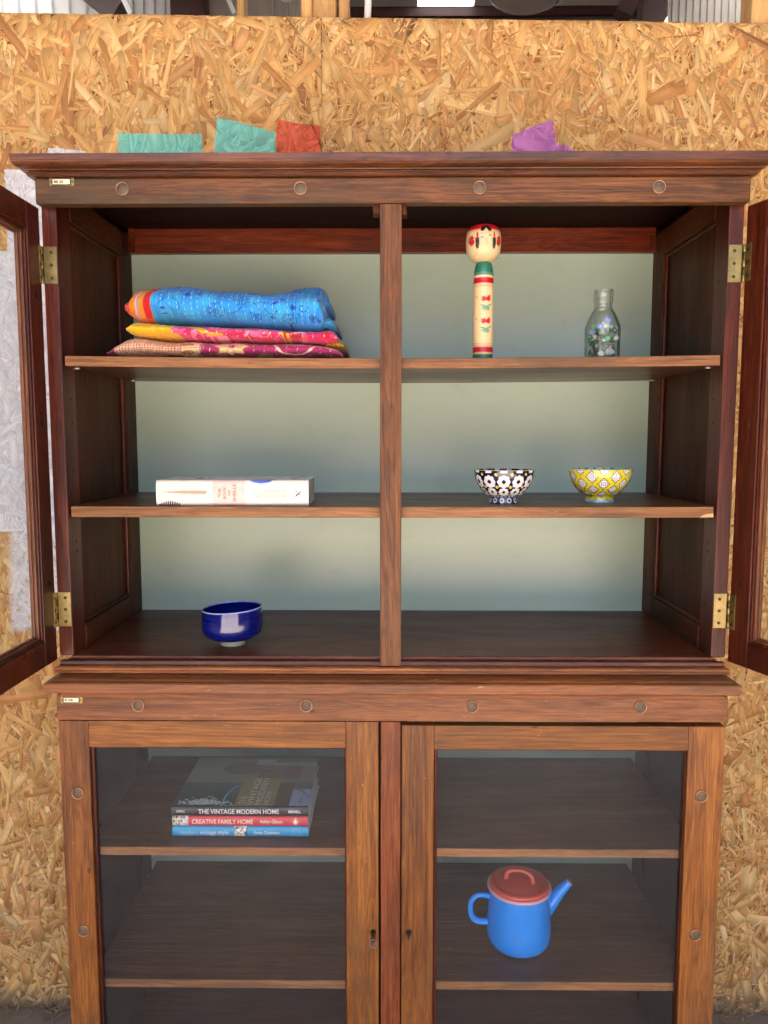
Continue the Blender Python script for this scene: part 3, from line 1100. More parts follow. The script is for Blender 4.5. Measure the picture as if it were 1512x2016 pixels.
# a fresh chip of bare wood at the right end of the middle shelf
chip = pydata('bare_chip', [(.5455, .0276, .2795), (.5690, .0276, .2795), (.5692, .0276, .2862), (.556, .0276, .2850), (.549, .0276, .2825),
                            (.5455, .0320, .2783), (.5690, .0320, .2783)],
              [(0, 1, 2, 3, 4), (0, 5, 6, 1)], [plain('bare_wood', s(222, 172, 112), .7)], sh2)
for x in (-.03, -.585 + .03):
    h = lathe('screw_head', [(.0001, -.002), (.0035, -.0016), (.004, 0)], brass_dark, sh2, 14)
    h.location = (x, .05, 1.2780 - Z0)


def hinge(door, z):
    """butt hinge: one leaf on the carcass front, one on the door's inner face, five knuckles (door space: pin at the origin)"""
    t = .0014
    h0, h1 = z - .031, z + .031
    b0 = box('hinge', -.0265, -.0035, -.0003, t, h0, h1, brass, door, bev=.0003)
    for i in range(5):
        za, zb = h0 + (h1 - h0) * i / 5, h0 + (h1 - h0) * (i + 1) / 5 - .0004
        kn = lathe('hinge_knuckle', [(.0001, 0), (.0031, 0), (.0034, .0004), (.0034, zb - za - .0004), (.0031, zb - za), (.0001, zb - za)], brass if i % 2 else brass_dark, door, 18)
        kn.location = (0, .0, za)
    for k_ in (-.022, 0, .022):
        sc = lathe('hinge_screw', [(.0001, .0008), (.0022, .0008), (.0028, 0)], brass_dark, door, 14)
        sc.rotation_euler = (R(-90), 0, 0)
        sc.location = (-.016, t, z + k_)
    return b0


def upper_door(side, angle, label):
    """door space: hinge pin at x=0, door runs along -x (its inner face on +y) when side is -1 and is mirrored for +1"""
    # local: door extends along +u from the pin; inner face at w=0, outer face at w=-.022
    d = part_empty('door', up, (side * (HW + .0015), .0175, 0), 0)
    d['label'] = label
    zb, zt = 1.0225 - Z0, 1.8075 - Z0
    W, sw, th = .578, .046, .022
    ca, sa = math.cos(angle), math.sin(angle)
    # unit vectors: closed direction for the left door is +x; swing towards -y
    ux, uy = (ca, -sa) if side < 0 else (-ca, -sa)
    # the inner face looks to +y when closed
    wx, wy = (sa, ca) if side < 0 else (-sa, ca)
    M = Matrix(((ux, wx, 0, 0), (uy, wy, 0, 0), (0, 0, 1, 0), (0, 0, 0, 1)))

    def piece(name, u0, u1, w0, w1, z0, z1, mat, bev=.0014):
        o = box(name, u0, u1, w0, w1, z0, z1, mat, d, bev)
        o.data.transform(M)
        if side > 0:
            o.data.flip_normals()
        o.data.update()
        return o
    piece('stile', .002, sw, -th, 0, zb, zt, wood_red['z'], .0022)
    piece('stile', W - sw, W, -th, 0, zb, zt, wood_red['z'], .0022)
    piece('rail', sw, W - sw, -th + .0004, -.0004, zt - sw + .002, zt - .0004, wood_red['x'])
    piece('rail', sw, W - sw, -th + .0004, -.0004, zb + .0004, zb + sw - .002, wood_red['x'])
    # glazing bead: stepped, run round the opening on the inner side
    a0, a1, c0, c1 = sw, W - sw, zb + sw - .002, zt - sw + .002
    steps = [(0, .004, -.003), (.004, .008, -.007), (.008, .0115, -.012)]
    for e0, e1, top in steps:
        mt = wood_bead if e0 > 0 else wood_red
        piece('glazing_bead', a0 + e0, a0 + e1, -.018, top, c0 + e0, c1 - e0, mt['z'], .001)
        piece('glazing_bead', a1 - e1, a1 - e0, -.018, top, c0 + e0, c1 - e0, mt['z'], .001)
        piece('glazing_bead', a0 + e1, a1 - e1, -.018, top, c0 + e0, c0 + e1, mt['x'], .001)
        piece('glazing_bead', a0 + e1, a1 - e1, -.018, top, c1 - e1, c1 - e0, mt['x'], .001)
    piece('pane', a0 + .006, a1 - .006, -.0165, -.0145, c0 + .006, c1 - .006, glass_clear, 0)
    # plugged screw holes down the hinge stile
    for z in (1.660, 1.444, 1.164):
        o = lathe('screw_hole', [(.0001, .0003), (.0035, .0004), (.0050, .0006), (.0062, 0)], black if side < 0 else wood_dark['z'], d, 20)
        o.data.transform(Matrix.Rotation(R(-90), 4, 'X'))
        o.data.transform(Matrix.Translation((.024, 0, z - Z0)))
        o.data.transform(M)
        o.data.update()
    for zc in (1.7160 - .002, 1.1135):
        za, zb2 = zc - .031 - Z0, zc + .031 - Z0
        piece('hinge_leaf', .003, (.010 if side < 0 else .016), 0, .0014, za, zb2, brass, .0003)
        o = box('hinge_leaf', (.0035 if side < 0 else -.0255), (.0255 if side < 0 else -.0035), .0012, .0026, za, zb2, brass, d, .0003)
        for i in range(5):
            a, b_ = za + (zb2 - za) * i / 5, za + (zb2 - za) * (i + 1) / 5 - .0005
            kn = lathe('hinge_knuckle', [(.0001, 0), (.0029, 0), (.0033, .0004), (.0033, b_ - a - .0004), (.0029, b_ - a), (.0001, b_ - a)], brass if i % 2 == 0 else brass_dark, d, 18)
            kn.location = (0, 0, a)
        for k_ in (-.022, 0, .021):
            sc = lathe('hinge_screw', [(.0001, .0004), (.0021, .0006), (.0024, .0012), (.0029, 0)], brass_dark, d, 14)
            sc.rotation_euler = (R(90), 0, 0)
            sc.location = ((.016 if side < 0 else -.016), .0012, zc + k_ - Z0)
            o = lathe('hinge_screw', [(.0001, .0008), (.0021, .0006), (.0024, .0010), (.0029, 0)], brass_dark, d, 14)
            o.data.transform(Matrix.Rotation(R(-90), 4, 'X'))
            o.data.transform(Matrix.Translation(((.0065 if side < 0 else .0095), .0014, zc + k_ - Z0)))
            o.data.transform(M)
            o.data.update()
    return d


upper_door(-1, R(91.0), 'left glazed door standing open towards the viewer')
upper_door(1, R(109.0), 'right glazed door swung wide open outwards')

# ---- lower cabinet
lo = thing('base_cabinet', 'lower brown wood cabinet with two closed glazed doors under the open cabinet', 'cabinet', (0, 0, 0))
moulding('waist_moulding', [(-.03, .9635), (.003, .9635), (.0045, .9650), (.0030, .9700), (.0065, .9765), (.0225, .9770), (.0245, .9785), (.0245, .9935), (.0225, .9955), (.0160, .9962), (.0120, .9990), (.006, 1.0002), (-.03, 1.0002)], HW - .018, -.012, .445, wood_waist, lo)
fas2 = box('fascia', -HW, HW, 0, .020, .9160, .9632, wood_waist, lo, bev=.0012)
for x in (-.4505, -.1505, .1450, .4425):
    stud_cap(fas2, x, .9440)
label_holder(fas2, -.5890, -.5500, .9472, .9600, 'B 150')
for sx in (-1, 1):
    def xs(a, b_):
        return (a, b_) if sx > 0 else (-b_, -a)
    box('side_stile', *xs(.5775, HW), .0225, .080, .10, .9630, wood_front['z'], lo)
    box('side_stile', *xs(.5775, HW), .36, .442, .10, .9630, wood_shaded, lo)
    box('side_panel', *xs(.5830, HW - .003), .080, .36, .10, .9630, wood_shaded, lo, bev=0)
    for z in (.642, .382):
        for y in (.05, .40):
            tube('shelf_pin', [(sx * .579, y, z), (sx * .565, y, z)], .0022, steel_pin, lo, 10)
box('plinth', -HW + .004, HW - .004, .006, .435, 0, .099, wood_front['x'], lo, bev=.002)
box('floor_board', -.5775, .5775, .0225, .4295, .0995, .1150, wood_board, lo)
box('back_panel', -.5775, .5775, .4300, .4360, .115, .9630, sage, lo, bev=0)
box('inner_top', -.5775, .5775, .0225, .4295, .9480, .9630, wood_dark['x'], lo, bev=0)
sag_shelf(lo, .6655, .6490, .0004, .5660, .0235, .4285, wood_shelf, wood_lip)
sag_shelf(lo, .4036, .3872, .0004, .5640, .0235, .4285, wood_shelf, wood_lip)
box('centre_post', -.0182, .0178, .0010, .0215, .10, .9145, wood('wood_post', s(76, 34, 16), s(120, 60, 28), s(150, 84, 42), 'z', .42, s(84, 44, 28), .5, spec=.35, grime=.5), lo, bev=.0018)
box('door_stop', -.030, .030, .0216, .0350, .10, .9480, black, lo, bev=0)  # black, so the dark of the door gaps is put into its colour


def lower_door(x0, x1, ztop, sl, sr, label, keyside, keylook):
    d = part_empty('door', lo)
    d['label'] = label
    z0, y0, y1 = .1025, 0.0, .0205
    gx0, gx1 = x0 + sl, x1 - sr
    rt, rb = .0490, .075
    if keyside > 0:
        rt = .0445
    box('stile', x0, gx0, y0, y1, z0, ztop, wood_front['z'], d, .0014)
    box('stile', gx1, x1, y0, y1, z0, ztop, wood_front['z'], d, .0014)
    box('rail', gx0, gx1, y0 + .0004, y1, ztop - rt, ztop - .0002, wood_front['x'], d, .0010)
    box('rail', gx0, gx1, y0 + .0004, y1, z0, z0 + rb, wood_front['x'], d, .0010)
    bz0, bz1 = z0 + rb, ztop - rt
    for (a, b_, c, e) in ((gx0, gx0 + .0065, bz0, bz1), (gx1 - .0030, gx1, bz0, bz1)):
        box('glazing_bead', a, b_, y0 + .006, y1 - .002, c, e, wood_red['z'], d, .0022)
    box('glazing_bead', gx0 + .0065, gx1 - .0030, y0 + .006, y1 - .002, bz1 - .0035, bz1, wood_red['x'], d, .0012)
    box('glazing_bead', gx0 + .0065, gx1 - .0030, y0 + .006, y1 - .002, bz0, bz0 + .004, wood_red['x'], d, .0012)
    box('pane', gx0 + .003, gx1 - .0015, .0125, .0145, bz0 + .002, bz1 - .0015, glass_pane, d, 0)
    for z in (.780, .5165, .255):
        stud_cap(d, (-.5652 if keyside < 0 else .5562), z)
    # keyhole with its escutcheon, and the key in it
    kx, kz = keylook
    esc = bmesh.new()
    n = 28
    pin, pout = [], []
    for i in range(n):
        a = 2 * math.pi * i / n
        rr = .0058
        px, pz = rr * math.sin(a), rr * math.cos(a)
        if pz < 0:
            pz *= 2.1
            px *= (1 + pz * 28) if pz > -.01 else .72
        pin.append((px * .74, pz * .80))
        pout.append((px, pz))
    vi = [esc.verts.new((kx + p[0], y0 - .0008, kz + p[1])) for p in pin]
    vo = [esc.verts.new((kx + p[0], y0 - .0008, kz + p[1])) for p in pout]
    vb = [esc.verts.new((kx + p[0], y0 + .0005, kz + p[1])) for p in pout]
    for i in range(n):
        j = (i + 1) % n
        esc.faces.new((vi[i], vi[j], vo[j], vo[i]))
        esc.faces.new((vo[i], vo[j], vb[j], vb[i]))
    mesh_from_bm('escutcheon', esc, [brass_dark], d)
    pydata('keyhole', [(kx + p[0], y0 - .0003, kz + p[1]) for p in pin], [tuple(range(n))[::-1]], [black], d)
    if keyside < 0:
        tube('key', [(kx, y0 + .004, kz + .0010), (kx + .0002, y0 - .010, kz - .0005), (kx + .0003, y0 - .022, kz - .0015)], .0033, iron, d, 14)
        bow = lathe('key_bow', [(.0052, -.0013), (.0074, -.0013), (.0080, 0), (.0074, .0013), (.0052, .0013), (.0046, 0), (.0052, -.0013)], iron, d, 24)
        bow.scale = (1, 1, 1)
        bow.rotation_euler = (R(60), R(35), 0)
        bow.location = (kx + .0012, y0 - .026, kz - .0035)
    else:
        tube('key', [(kx, y0 + .004, kz), (kx, y0 - .012, kz - .0012)], .0026, iron, d, 14)
        box('key_bow', kx - .0010, kx + .0010, y0 - .026, y0 - .011, kz - .0085, kz + .0035, iron, d, .0008)
    return d


lower_door(-.5955, -.0218, .9148, .0535, .0590, 'left closed glazed door with round-bowed key', -1, (-.0320, .5165))
lower_door(.0196, .5945, .9085, .0580, .0645, 'right closed glazed door sitting slightly low', 1, (.0332, .5175))

# ------------------------------------------------------------------ quilts
quilt_mat = vcol('quilt_cotton', 0.85, 0, 0.15, 900, 0.2, 0.15)
SH1 = 1.5578


def quilt_fold(name, parent, x0, x1, yf, yb, zb, zt, colfn, nose=(.02, .02), pucker=.0011, nx=460, seed=1, sagf=None, power=2.4):
    """a folded, hand-stitched cloth: rounded fold towards the viewer; zb, zt: height functions of x"""
    r = np.random.default_rng(seed)
    xs_ = np.linspace(x0, x1, nx)
    xs_[1], xs_[-2] = xs_[0] + 1e-5, xs_[-1] - 1e-5
    # section angles: dense on the front
    th = np.concatenate([np.linspace(-math.pi * .62, math.pi * .62, 130), np.linspace(math.pi * .62, math.pi * 1.38, 24)[1:-1]])
    cs, sn = np.cos(th), np.sin(th)
    Yn = -np.sign(cs) * np.abs(cs) ** (2 / power)
    Zn = np.sign(sn) * np.abs(sn) ** (2 / 2.05)
    e0 = np.clip((xs_ - x0) / nose[0], 0, 1)
    e1 = np.clip((x1 - xs_) / nose[1], 0, 1)
    env = np.maximum(np.minimum(np.sqrt(1 - (1 - e0) ** 2), np.sqrt(1 - (1 - e1) ** 2)), .5)
    env[0] = env[-1] = .02
    B, T = zb(xs_), zt(xs_)
    mid, half = (B + T) / 2, np.maximum((T - B) / 2, .0008) * np.maximum(env, .02)
    mid = B + (T - B) / 2 * (.55 + .45 * env)
    hy = (yb - yf) / 2 * (.92 + .08 * env)
    yc = (yf + yb) / 2 + (.004 * np.sin(xs_ * 37 + seed) + .003 * np.sin(xs_ * 91 + 2 * seed))
    X = np.repeat(xs_[:, None], len(th), 1)
    Y = yc[:, None] + hy[:, None] * Yn[None]
    # keep the front where it belongs whatever the depth
    Y = Y + ((yf + .003 * np.sin(xs_ * 55 + seed)) - (yc - hy))[:, None] * (Yn[None] < 0) * np.abs(Yn[None])
    Z = mid[:, None] + half[:, None] * Zn[None]
    # puckers between rows of running stitch
    pk = pucker * (np.sin(xs_[:, None] * 2 * math.pi / .0052 + 2.2 * np.sin(th[None] * 2 + seed)) * .5 + np.sin(xs_[:, None] * 2 * math.pi / .0165 + 1.1 * np.sin(th[None] * 3)) * .7)
    pk += .0012 * np.sin(xs_[:, None] * 63 + 4 * th[None] + seed)
    Y -= pk * np.abs(cs)[None] * env[:, None]
    Z += pk * sn[None] * env[:, None]
    P = np.stack([X, Y, Z], -1)
    # cloth coordinates: along, and round the fold measured from the lowest front line
    dY, dZ = np.diff(Y, axis=1), np.diff(Z, axis=1)
    arc = np.concatenate([np.zeros((nx, 1)), np.cumsum(np.hypot(dY, dZ), 1)], 1)
    i0 = np.argmin(np.abs(th))
    arc = arc - arc[:, i0:i0 + 1] + (half * 1.05)[:, None]
    cols = colfn((X - x0) * 1000, arc * 1000)
    o = grid_mesh(name, P.astype(np.float32), [quilt_mat], parent, cols, smooth=True)
    return o


def lin(xs_, ys_):
    return lambda x: np.interp(x, xs_, ys_)


def smooth_lin(xs_, ys_):
    c = np.array(catmull(list(zip(xs_, ys_)), 10))
    return lambda x: np.interp(x, c[:, 0], c[:, 1])


def stitches(c, w_, h_, dx, col, seed, slant=0.0, ln=5.5, gap=11, wd=1.05, x0=0):
    r = random.Random(seed)
    x = x0
    while x < w_:
        y = r.uniform(0, gap)
        while y < h_:
            j = r.uniform(-.6, .6)
            L = ln * r.uniform(.7, 1.2)
            c.line([(x + j + slant * y * .0, y), (x + j + slant * L, y + L)], wd * r.uniform(.8, 1.1), col)
            y += gap * r.uniform(.85, 1.2)
        x += dx * r.uniform(.88, 1.1)


def flower_outline(c, x, y, r_, n, col, wd=1.0, fill=None):
    for i in range(n):
        a = 2 * math.pi * i / n + .3
        if fill is not None:
            c.disc(x + r_ * .62 * math.cos(a), y + r_ * .62 * math.sin(a), r_ * .36, fill)
        c.ring(x + r_ * .66 * math.cos(a), y + r_ * .66 * math.sin(a), r_ * .34, wd, col, a - 2.0, a + 2.0)
    c.ring(x, y, r_ * .28, wd, col)
    c.disc(x, y, r_ * .13, col)


def star_flower(c, x, y, r_, n, col, wd=1.0):
    for i in range(n):
        a = 2 * math.pi * i / n
        p = [(x + r_ * .15 * math.cos(a), y + r_ * .15 * math.sin(a)), (x + r_ * .75 * math.cos(a - .22), y + r_ * .75 * math.sin(a - .22)), (x + r_ * math.cos(a), y + r_ * math.sin(a)), (x + r_ * .75 * math.cos(a + .22), y + r_ * .75 * math.sin(a + .22)), (x + r_ * .15 * math.cos(a), y + r_ * .15 * math.sin(a))]
        c.line(p, wd, col)


def scroll(c, x, y, r_, turns, a0, col, wd=1.0, sgn=1):
    pts = []
    for i in range(40):
        t = i / 39
        a = a0 + sgn * t * turns * 2 * math.pi
        q = r_ * (1 - t * .85)
        pts.append((x + q * math.cos(a), y + q * math.sin(a)))
    c.line(pts, wd, col)
    c.disc(pts[-1][0], pts[-1][1], 1.4, col)


stitch_white = s(236, 232, 222)
# --- blue quilt (top of the pile)
BLUE_X0, BLUE_X1 = -.474, -.1215
cb = Canvas(360, 190, s(50, 150, 222), .5)
navy, viol = s(30, 56, 150), s(66, 58, 180)
r_ = random.Random(3)
for i in range(190):
    x = i * 1.95 + r_.uniform(-.5, .5)
    y0 = r_.uniform(0, 150)
    cb.line([(x, y0), (x + r_.uniform(-1, 1), y0 + r_.uniform(12, 60))], .8, s(46, 112, 204), .8)
for i in range(26):
    cb.disc(r_.uniform(40, 350), r_.uniform(5, 60), r_.uniform(6, 16), s(70, 182, 226), r_.uniform(8, 20), 0, .35)
for (x, y, r0) in ((197 - 35, 22, 17), (292, 14, 14), (232, 14, 9), (118, 78, 13), (250, 80, 14), (320, 96, 12), (60, 96, 14), (180, 100, 16)):
    flower_outline(cb, x, y, r0, 7, navy)
for (x, y, r0) in ((205, 50, 15), (130, 58, 9), (110, 56, 7), (300, 40, 6), (262, 16, 5), (334, 22, 9), (90, 92, 9), (210, 110, 13), (285, 104, 11)):
    star_flower(cb, x, y, r0, 8 if r0 < 8 else 7, navy)
for (x, y, r0, t, a0, sg) in ((84, 28, 24, .8, 2.9, -1), (226, 26, 22, .9, 3.0, -1), (268, 34, 24, .45, 2.4, 1), (316, 42, 12, .9, .8, -1), (308, 28, 9, .8, 2.6, 1), (150, 88, 20, .8, .2, 1), (240, 100, 18, .9, 1.2, -1)):
    scroll(cb, x, y, r0, t, a0, navy, 1.0, sg)
for (x, y, a) in ((67, 27, .2), (68, 13, .3), (160, 66, 2.6), (173, 62, 2.2), (268, 46, .6), (282, 56, .1), (96, 70, .4), (225, 70, 2.7), (300, 76, .5), (345, 60, 1.2), (345, 15, 2)):
    cb.disc(x, y, 6.0, viol, 2.3, a)
for (p) in (((125, 74), (150, 60), (190, 52), (225, 60)), ((60, 52), (86, 66), (110, 60), (140, 66)), ((212, 32), (235, 44), (262, 42), (272, 30)), ((180, 12), (205, 30), (215, 40))):
    cb.line([q for q in catmull(p, 8)], .8, navy)
stitches(cb, 360, 190, 12.6, s(188, 216, 238), 5, .02, 4.8, 10.5, .8, 66)
# left border: thin orange line, red band, orange print, grey stripe, orange end; the bands bend with the fold
BO = Canvas(70, 190, s(226, 120, 36), .5)
BO.rect(59.5, 62, 0, 190, s(226, 130, 60))
BO.rect(43, 59.5, 0, 190, s(196, 36, 44))
BO.rect(41.5, 43, 0, 190, s(226, 120, 36))
for j in range(42):
    for i in range(4):
        BO.disc(31 + i * 3.2, 2 + j * 4.4 + (i % 2) * 2.2, 1.1, s(244, 176, 84))
BO.rect(24, 28.5, 0, 190, s(150, 160, 190))
BO.rect(22.8, 24, 0, 190, s(228, 220, 210))
for j in range(30):
    BO.disc(17 + (j % 3) * 2.5, 3 + j * 6, 1.6, s(244, 170, 60))
BO.rect(0, 9, 0, 190, s(196, 70, 60))


def blue_col(x, y):
    yy = np.clip(y, 0, 189)
    bend = 14 * np.clip((yy - 26) / 55, -.6, 1) ** 2 * np.sign(yy - 20) * .9
    xb = x - np.clip(bend, -2, 8)
    c1 = cb.sample(x, yy)
    c2 = BO.sample(np.clip(xb * 1.336, 0, 69), yy)
    m = (xb < 46)[..., None]
    return np.where(m, c2, c1)


q1 = thing('folded_quilt', 'bright blue flower-print quilt with orange and red border, topmost of the folded pile', 'quilt', (0, 0, 0), 'folded quilts on the top shelf')
zb1 = smooth_lin([-.48, -.44, -.36, -.28, -.20, -.1165], [1.6285, 1.6240, 1.6230, 1.6200, 1.6135, 1.6070])
zt1 = smooth_lin([-.48, -.455, -.425, -.400, -.37, -.32, -.25, -.18, -.13, -.1165], [1.690, 1.693, 1.6965, 1.6985, 1.6985, 1.6920, 1.6870, 1.6880, 1.685, 1.674])
quilt_fold('cloth', q1, BLUE_X0, BLUE_X1, .062, .30, zb1, zt1, blue_col, (.020, .010), .0010, 480, 2)


def shaded_blue_col(x, y):  # the blue print darkened: shade on the rear folds is in the colour
    return cb.sample(np.clip(x * 1.3 + 60, 0, 359), np.clip(y, 0, 189)) * np.array([.75, .85, .85])


quilt_fold('fold', q1, -.220, -.116, .135, .315, lin([-1, 1], [1.650, 1.650]), smooth_lin([-.22, -.19, -.165, -.13, -.108], [1.690, 1.700, 1.708, 1.706, 1.682]), shaded_blue_col, (.03, .022), .0012, 150, 4)
quilt_fold('fold', q1, -.155, -.102, .100, .30, lin([-1, 1], [1.615, 1.612]), lin([-.15, -.094], [1.652, 1.640]), shaded_blue_col, (.02, .02), .001, 90, 5)

# --- pink and yellow quilt (middle)
cp = Canvas(400, 140, s(206, 44, 96), .5)
pinks = [s(222, 62, 116), s(234, 110, 150), s(196, 30, 60), s(240, 150, 172), s(214, 40, 84), s(180, 24, 48), s(226, 84, 110)]
r_ = random.Random(8)
for i in range(150):
    x, y = r_.uniform(95, 400), r_.uniform(-5, 130)
    cp.disc(x, y, r_.uniform(6, 20), r_.choice(pinks), r_.uniform(3, 9), r_.uniform(0, 3.1))
for i in range(16):
    x, y = r_.uniform(125, 390), r_.uniform(0, 70)
    a = r_.uniform(0, 3)
    cp.line(catmull([(x, y), (x + 10 * math.cos(a), y + 10 * math.sin(a)), (x + 22 * math.cos(a + .5), y + 20 * math.sin(a + .5))], 8), r_.uniform(1.4, 3.2), r_.choice([s(244, 196, 190), s(238, 140, 164), s(246, 216, 200)]))
yel = s(226, 178, 26)
cp.rect(0, 92, -5, 140, yel)
cp.poly([(92, 0), (110, 0), (96, 14), (112, 24), (128, 34), (122, 42), (100, 40), (92, 45)], s(226, 74, 128))
cp.disc(92, 18, 11, s(232, 96, 144), 15)
cp.disc(96, 20, 3.6, s(206, 60, 120))
cp.poly([(100, 38), (112, 30), (134, 12), (144, 14), (138, 24), (118, 44)], yel)
cp.poly([(138, 8), (170, 4), (172, 12), (150, 16)], yel)
cp.poly([(277, 0), (281, 0), (279, 22), (274, 24)], yel)
cp.poly([(284, 0), (291, 0), (290, 14), (285, 16)], yel)
cp.rect(292, 312, 0, 13, s(186, 30, 56))
cp.poly([(298, 18), (320, 18), (312, 34), (300, 34)], s(240, 226, 200))
cp.rect(384, 400, -5, 140, s(198, 160, 34))
stitches(cp, 400, 140, 19.5, s(240, 226, 206), 9, .05, 5.2, 13, 1.0, 8)
q2 = thing('folded_quilt', 'pink and yellow quilt sandwiched in the middle of the folded pile', 'quilt', (0, 0, 0), 'folded quilts on the top shelf')
zb2 = smooth_lin([-.475, -.40, -.33, -.25, -.15, -.078], [1.6000, 1.5960, 1.5920, 1.5910, 1.5880, 1.580])
zt2 = smooth_lin([-.475, -.44, -.38, -.30, -.22, -.14, -.11, -.09, -.078], [1.6330, 1.6290, 1.6250, 1.6220, 1.6180, 1.6130, 1.6165, 1.6140, 1.600])
quilt_fold('cloth', q2, -.471, -.096, .058, .315, zb2, zt2, lambda x, y: np.clip(cp.sample(np.clip(x, 0, 399), np.clip(y, 0, 139)) * 1.2, 0, .95), (.010, .014), .0009, 500, 7)
yc_ = lambda x, y: np.broadcast_to(np.array(s(196, 156, 36)), x.shape + (3,)) * (1 - .25 * (np.sin(x * .9 + y * .3) > .7))[..., None]
quilt_fold('fold', q2, -.119, -.085, .088, .30, lin([-1, 1], [1.575, 1.575]), lin([-.11, -.073], [1.604, 1.600]), yc_, (.01, .012), .0012, 60, 8)

# --- magenta and check quilt (bottom)
cm = Canvas(440, 140, s(180, 52, 106), .5)
cm.rect(0, 135, -5, 140, s(240, 186, 148))
cream_l = s(248, 214, 178)
for i in range(40):
    cm.rect(1.6 + i * 5.3, 1.6 + i * 5.3 + 2.6, -5, 140, cream_l, .45)
for i in range(27):
    xx = i * 5.2
    cm.line([(xx, -5), (xx + 1.2, 40), (xx - 1, 140)], .95, s(140, 62, 62))
for j in range(34):
    yy = j * 4.9
    cm.line([(-5, yy), (60, yy + 1.4), (135, yy - .4)], .95, s(150, 70, 66))
cm.rect(132, 165, -5, 140, s(240, 206, 156))
cm.disc(142, 11, 12, s(186, 130, 66), 6, .1)
cm.disc(141, 32, 13, s(186, 130, 66), 6, -.1)
cm.line([(132, 21), (165, 22)], .9, s(130, 76, 60))
cm.poly([(158, 0), (190, 0), (205, 22), (190, 46), (164, 46), (176, 24)], s(180, 52, 106))
fx, fy = 222, 27
pale = s(238, 206, 140)
for a in (0, .75, 1.5, 2.35, 3.14, 3.95, 4.7, 5.5):
    ex, ey = fx + 33 * math.cos(a), fy + 26 * math.sin(a)
    px_, py_ = -math.sin(a), math.cos(a)
    L_ = [(fx, fy), (fx + 17 * math.cos(a) + 9 * px_, fy + 15 * math.sin(a) + 9 * py_), (ex, ey), (fx + 17 * math.cos(a) - 9 * px_, fy + 15 * math.sin(a) - 9 * py_)]
    cm.poly(L_, pale)
    cm.line(L_ + L_[:1], .8, s(150, 84, 70))
cm.disc(fx, fy, 9, s(238, 190, 170))
cm.disc(fx, fy, 7, s(220, 110, 140))
cm.disc(fx, fy, 5, s(170, 40, 90))
ivory = s(240, 222, 190)
cm.line(catmull([(296, 46), (300, 30), (312, 12), (330, 5), (346, 6), (362, 18), (372, 32), (380, 36), (392, 27), (404, 20), (418, 20), (430, 26)], 10), 4.6, ivory)
cm.line(catmull([(318, 48), (330, 36), (346, 34), (360, 44), (364, 50)], 8), 4, s(236, 180, 160))
cm.disc(280, 0, 14, s(206, 176, 130), 4)
cm.line(catmull([(422, 50), (428, 24), (434, 6), (438, -4)], 8), 4, ivory)
for (x, y, r0) in ((60, 88, 22), (170, 96, 24), (300, 90, 24), (390, 84, 18)):
    for i in range(6):
        a = i * 1.047
        cm.disc(x + r0 * .6 * math.cos(a), y + r0 * .6 * math.sin(a), r0 * .38, pale, r0 * .2, a)
stitches(cm, 440, 140, 20, s(240, 224, 212), 12, .22, 5.6, 13, 1.0, 6)
cm.rect(0, 13, -5, 140, s(150, 52, 104))
q3 = thing('folded_quilt', 'magenta quilt with peach check end, lowest of the folded pile', 'quilt', (0, 0, 0), 'folded quilts on the top shelf')
zb3 = lin([-.52, -.40, -.25, -.08], [1.5598, 1.5588, 1.5582, 1.5580])
zt3 = smooth_lin([-.515, -.495, -.47, -.445, -.40, -.36, -.32, -.25, -.15, -.10, -.075], [1.580, 1.593, 1.6035, 1.6030, 1.5960, 1.5965, 1.5945, 1.5935, 1.5915, 1.585, 1.575])
quilt_fold('cloth', q3, -.506, -.089, .056, .32, zb3, zt3, lambda x, y: cm.sample(np.clip(x, 0, 439), np.clip(y, 0, 139)), (.026, .02), .0009, 520, 9)

# ------------------------------------------------------------------ wooden doll
cream, green, red_ = s(232, 202, 148), s(44, 118, 92), s(200, 26, 44)
doll_mat = vcol('painted_wood', 0.32, 0.15, 0.0, 300)
KZ = SH1 - .001 + .0005
dz = lambda py: 1.7343 - (py - 517) * .0009043 - KZ
doll = thing('wooden_doll', 'tall slim painted wooden doll with red-topped round head', 'wooden doll', (.1672, .10, KZ))
bh = dz(517)
prof = resample(catmull([(.0005, 0), (.0170, 0), (.0180, .001), (.0183, .01)], 4) + [(.0184, bh * .5), (.0180, bh * .80)] + catmull([(.0180, bh * .80), (.0178, bh - .026), (.0170, bh - .016), (.0150, bh - .006), (.0118, bh + .001), (.0080, bh + .003)], 6), .0008)


def flower_doll(c, x, y, k):
    # five-lobed red blossom and the green leaves below it
    for a, L in ((-.1, 8), (.3, 9), (-.5, 7), (2.2, 6), (2.7, 8), (3.2, 8), (3.7, 7), (.75, 9.5)):
        c.disc(x + L * .55 * math.cos(a), y + L * .5 * math.sin(a), L * .62, red_, 1.7, a)
    c.disc(x - 1, y, 4.4, red_, 3)
    for a, L in ((.35, 11), (2.9, 11), (3.5, 10), (4.1, 9), (-.5, 8), (-1.0, 9), (4.7, 8), (5.3, 8)):
        c.disc(x + .6 + L * .5 * math.cos(a), y - 13 + L * .5 * math.sin(a), L * .55, s(96, 160, 126), 1.7, a, .9)
    c.line([(x + 1, y - 16), (x + 1.2, y - 28)], .5, s(96, 160, 126))
    c.disc(x - 18, y + 4, 2.8, s(120, 112, 70), .6, -.6)
    c.disc(x - 13.5, y - 1, .6, s(150, 110, 70))
    c.disc(x, y + 6.5, .7, s(150, 120, 70))


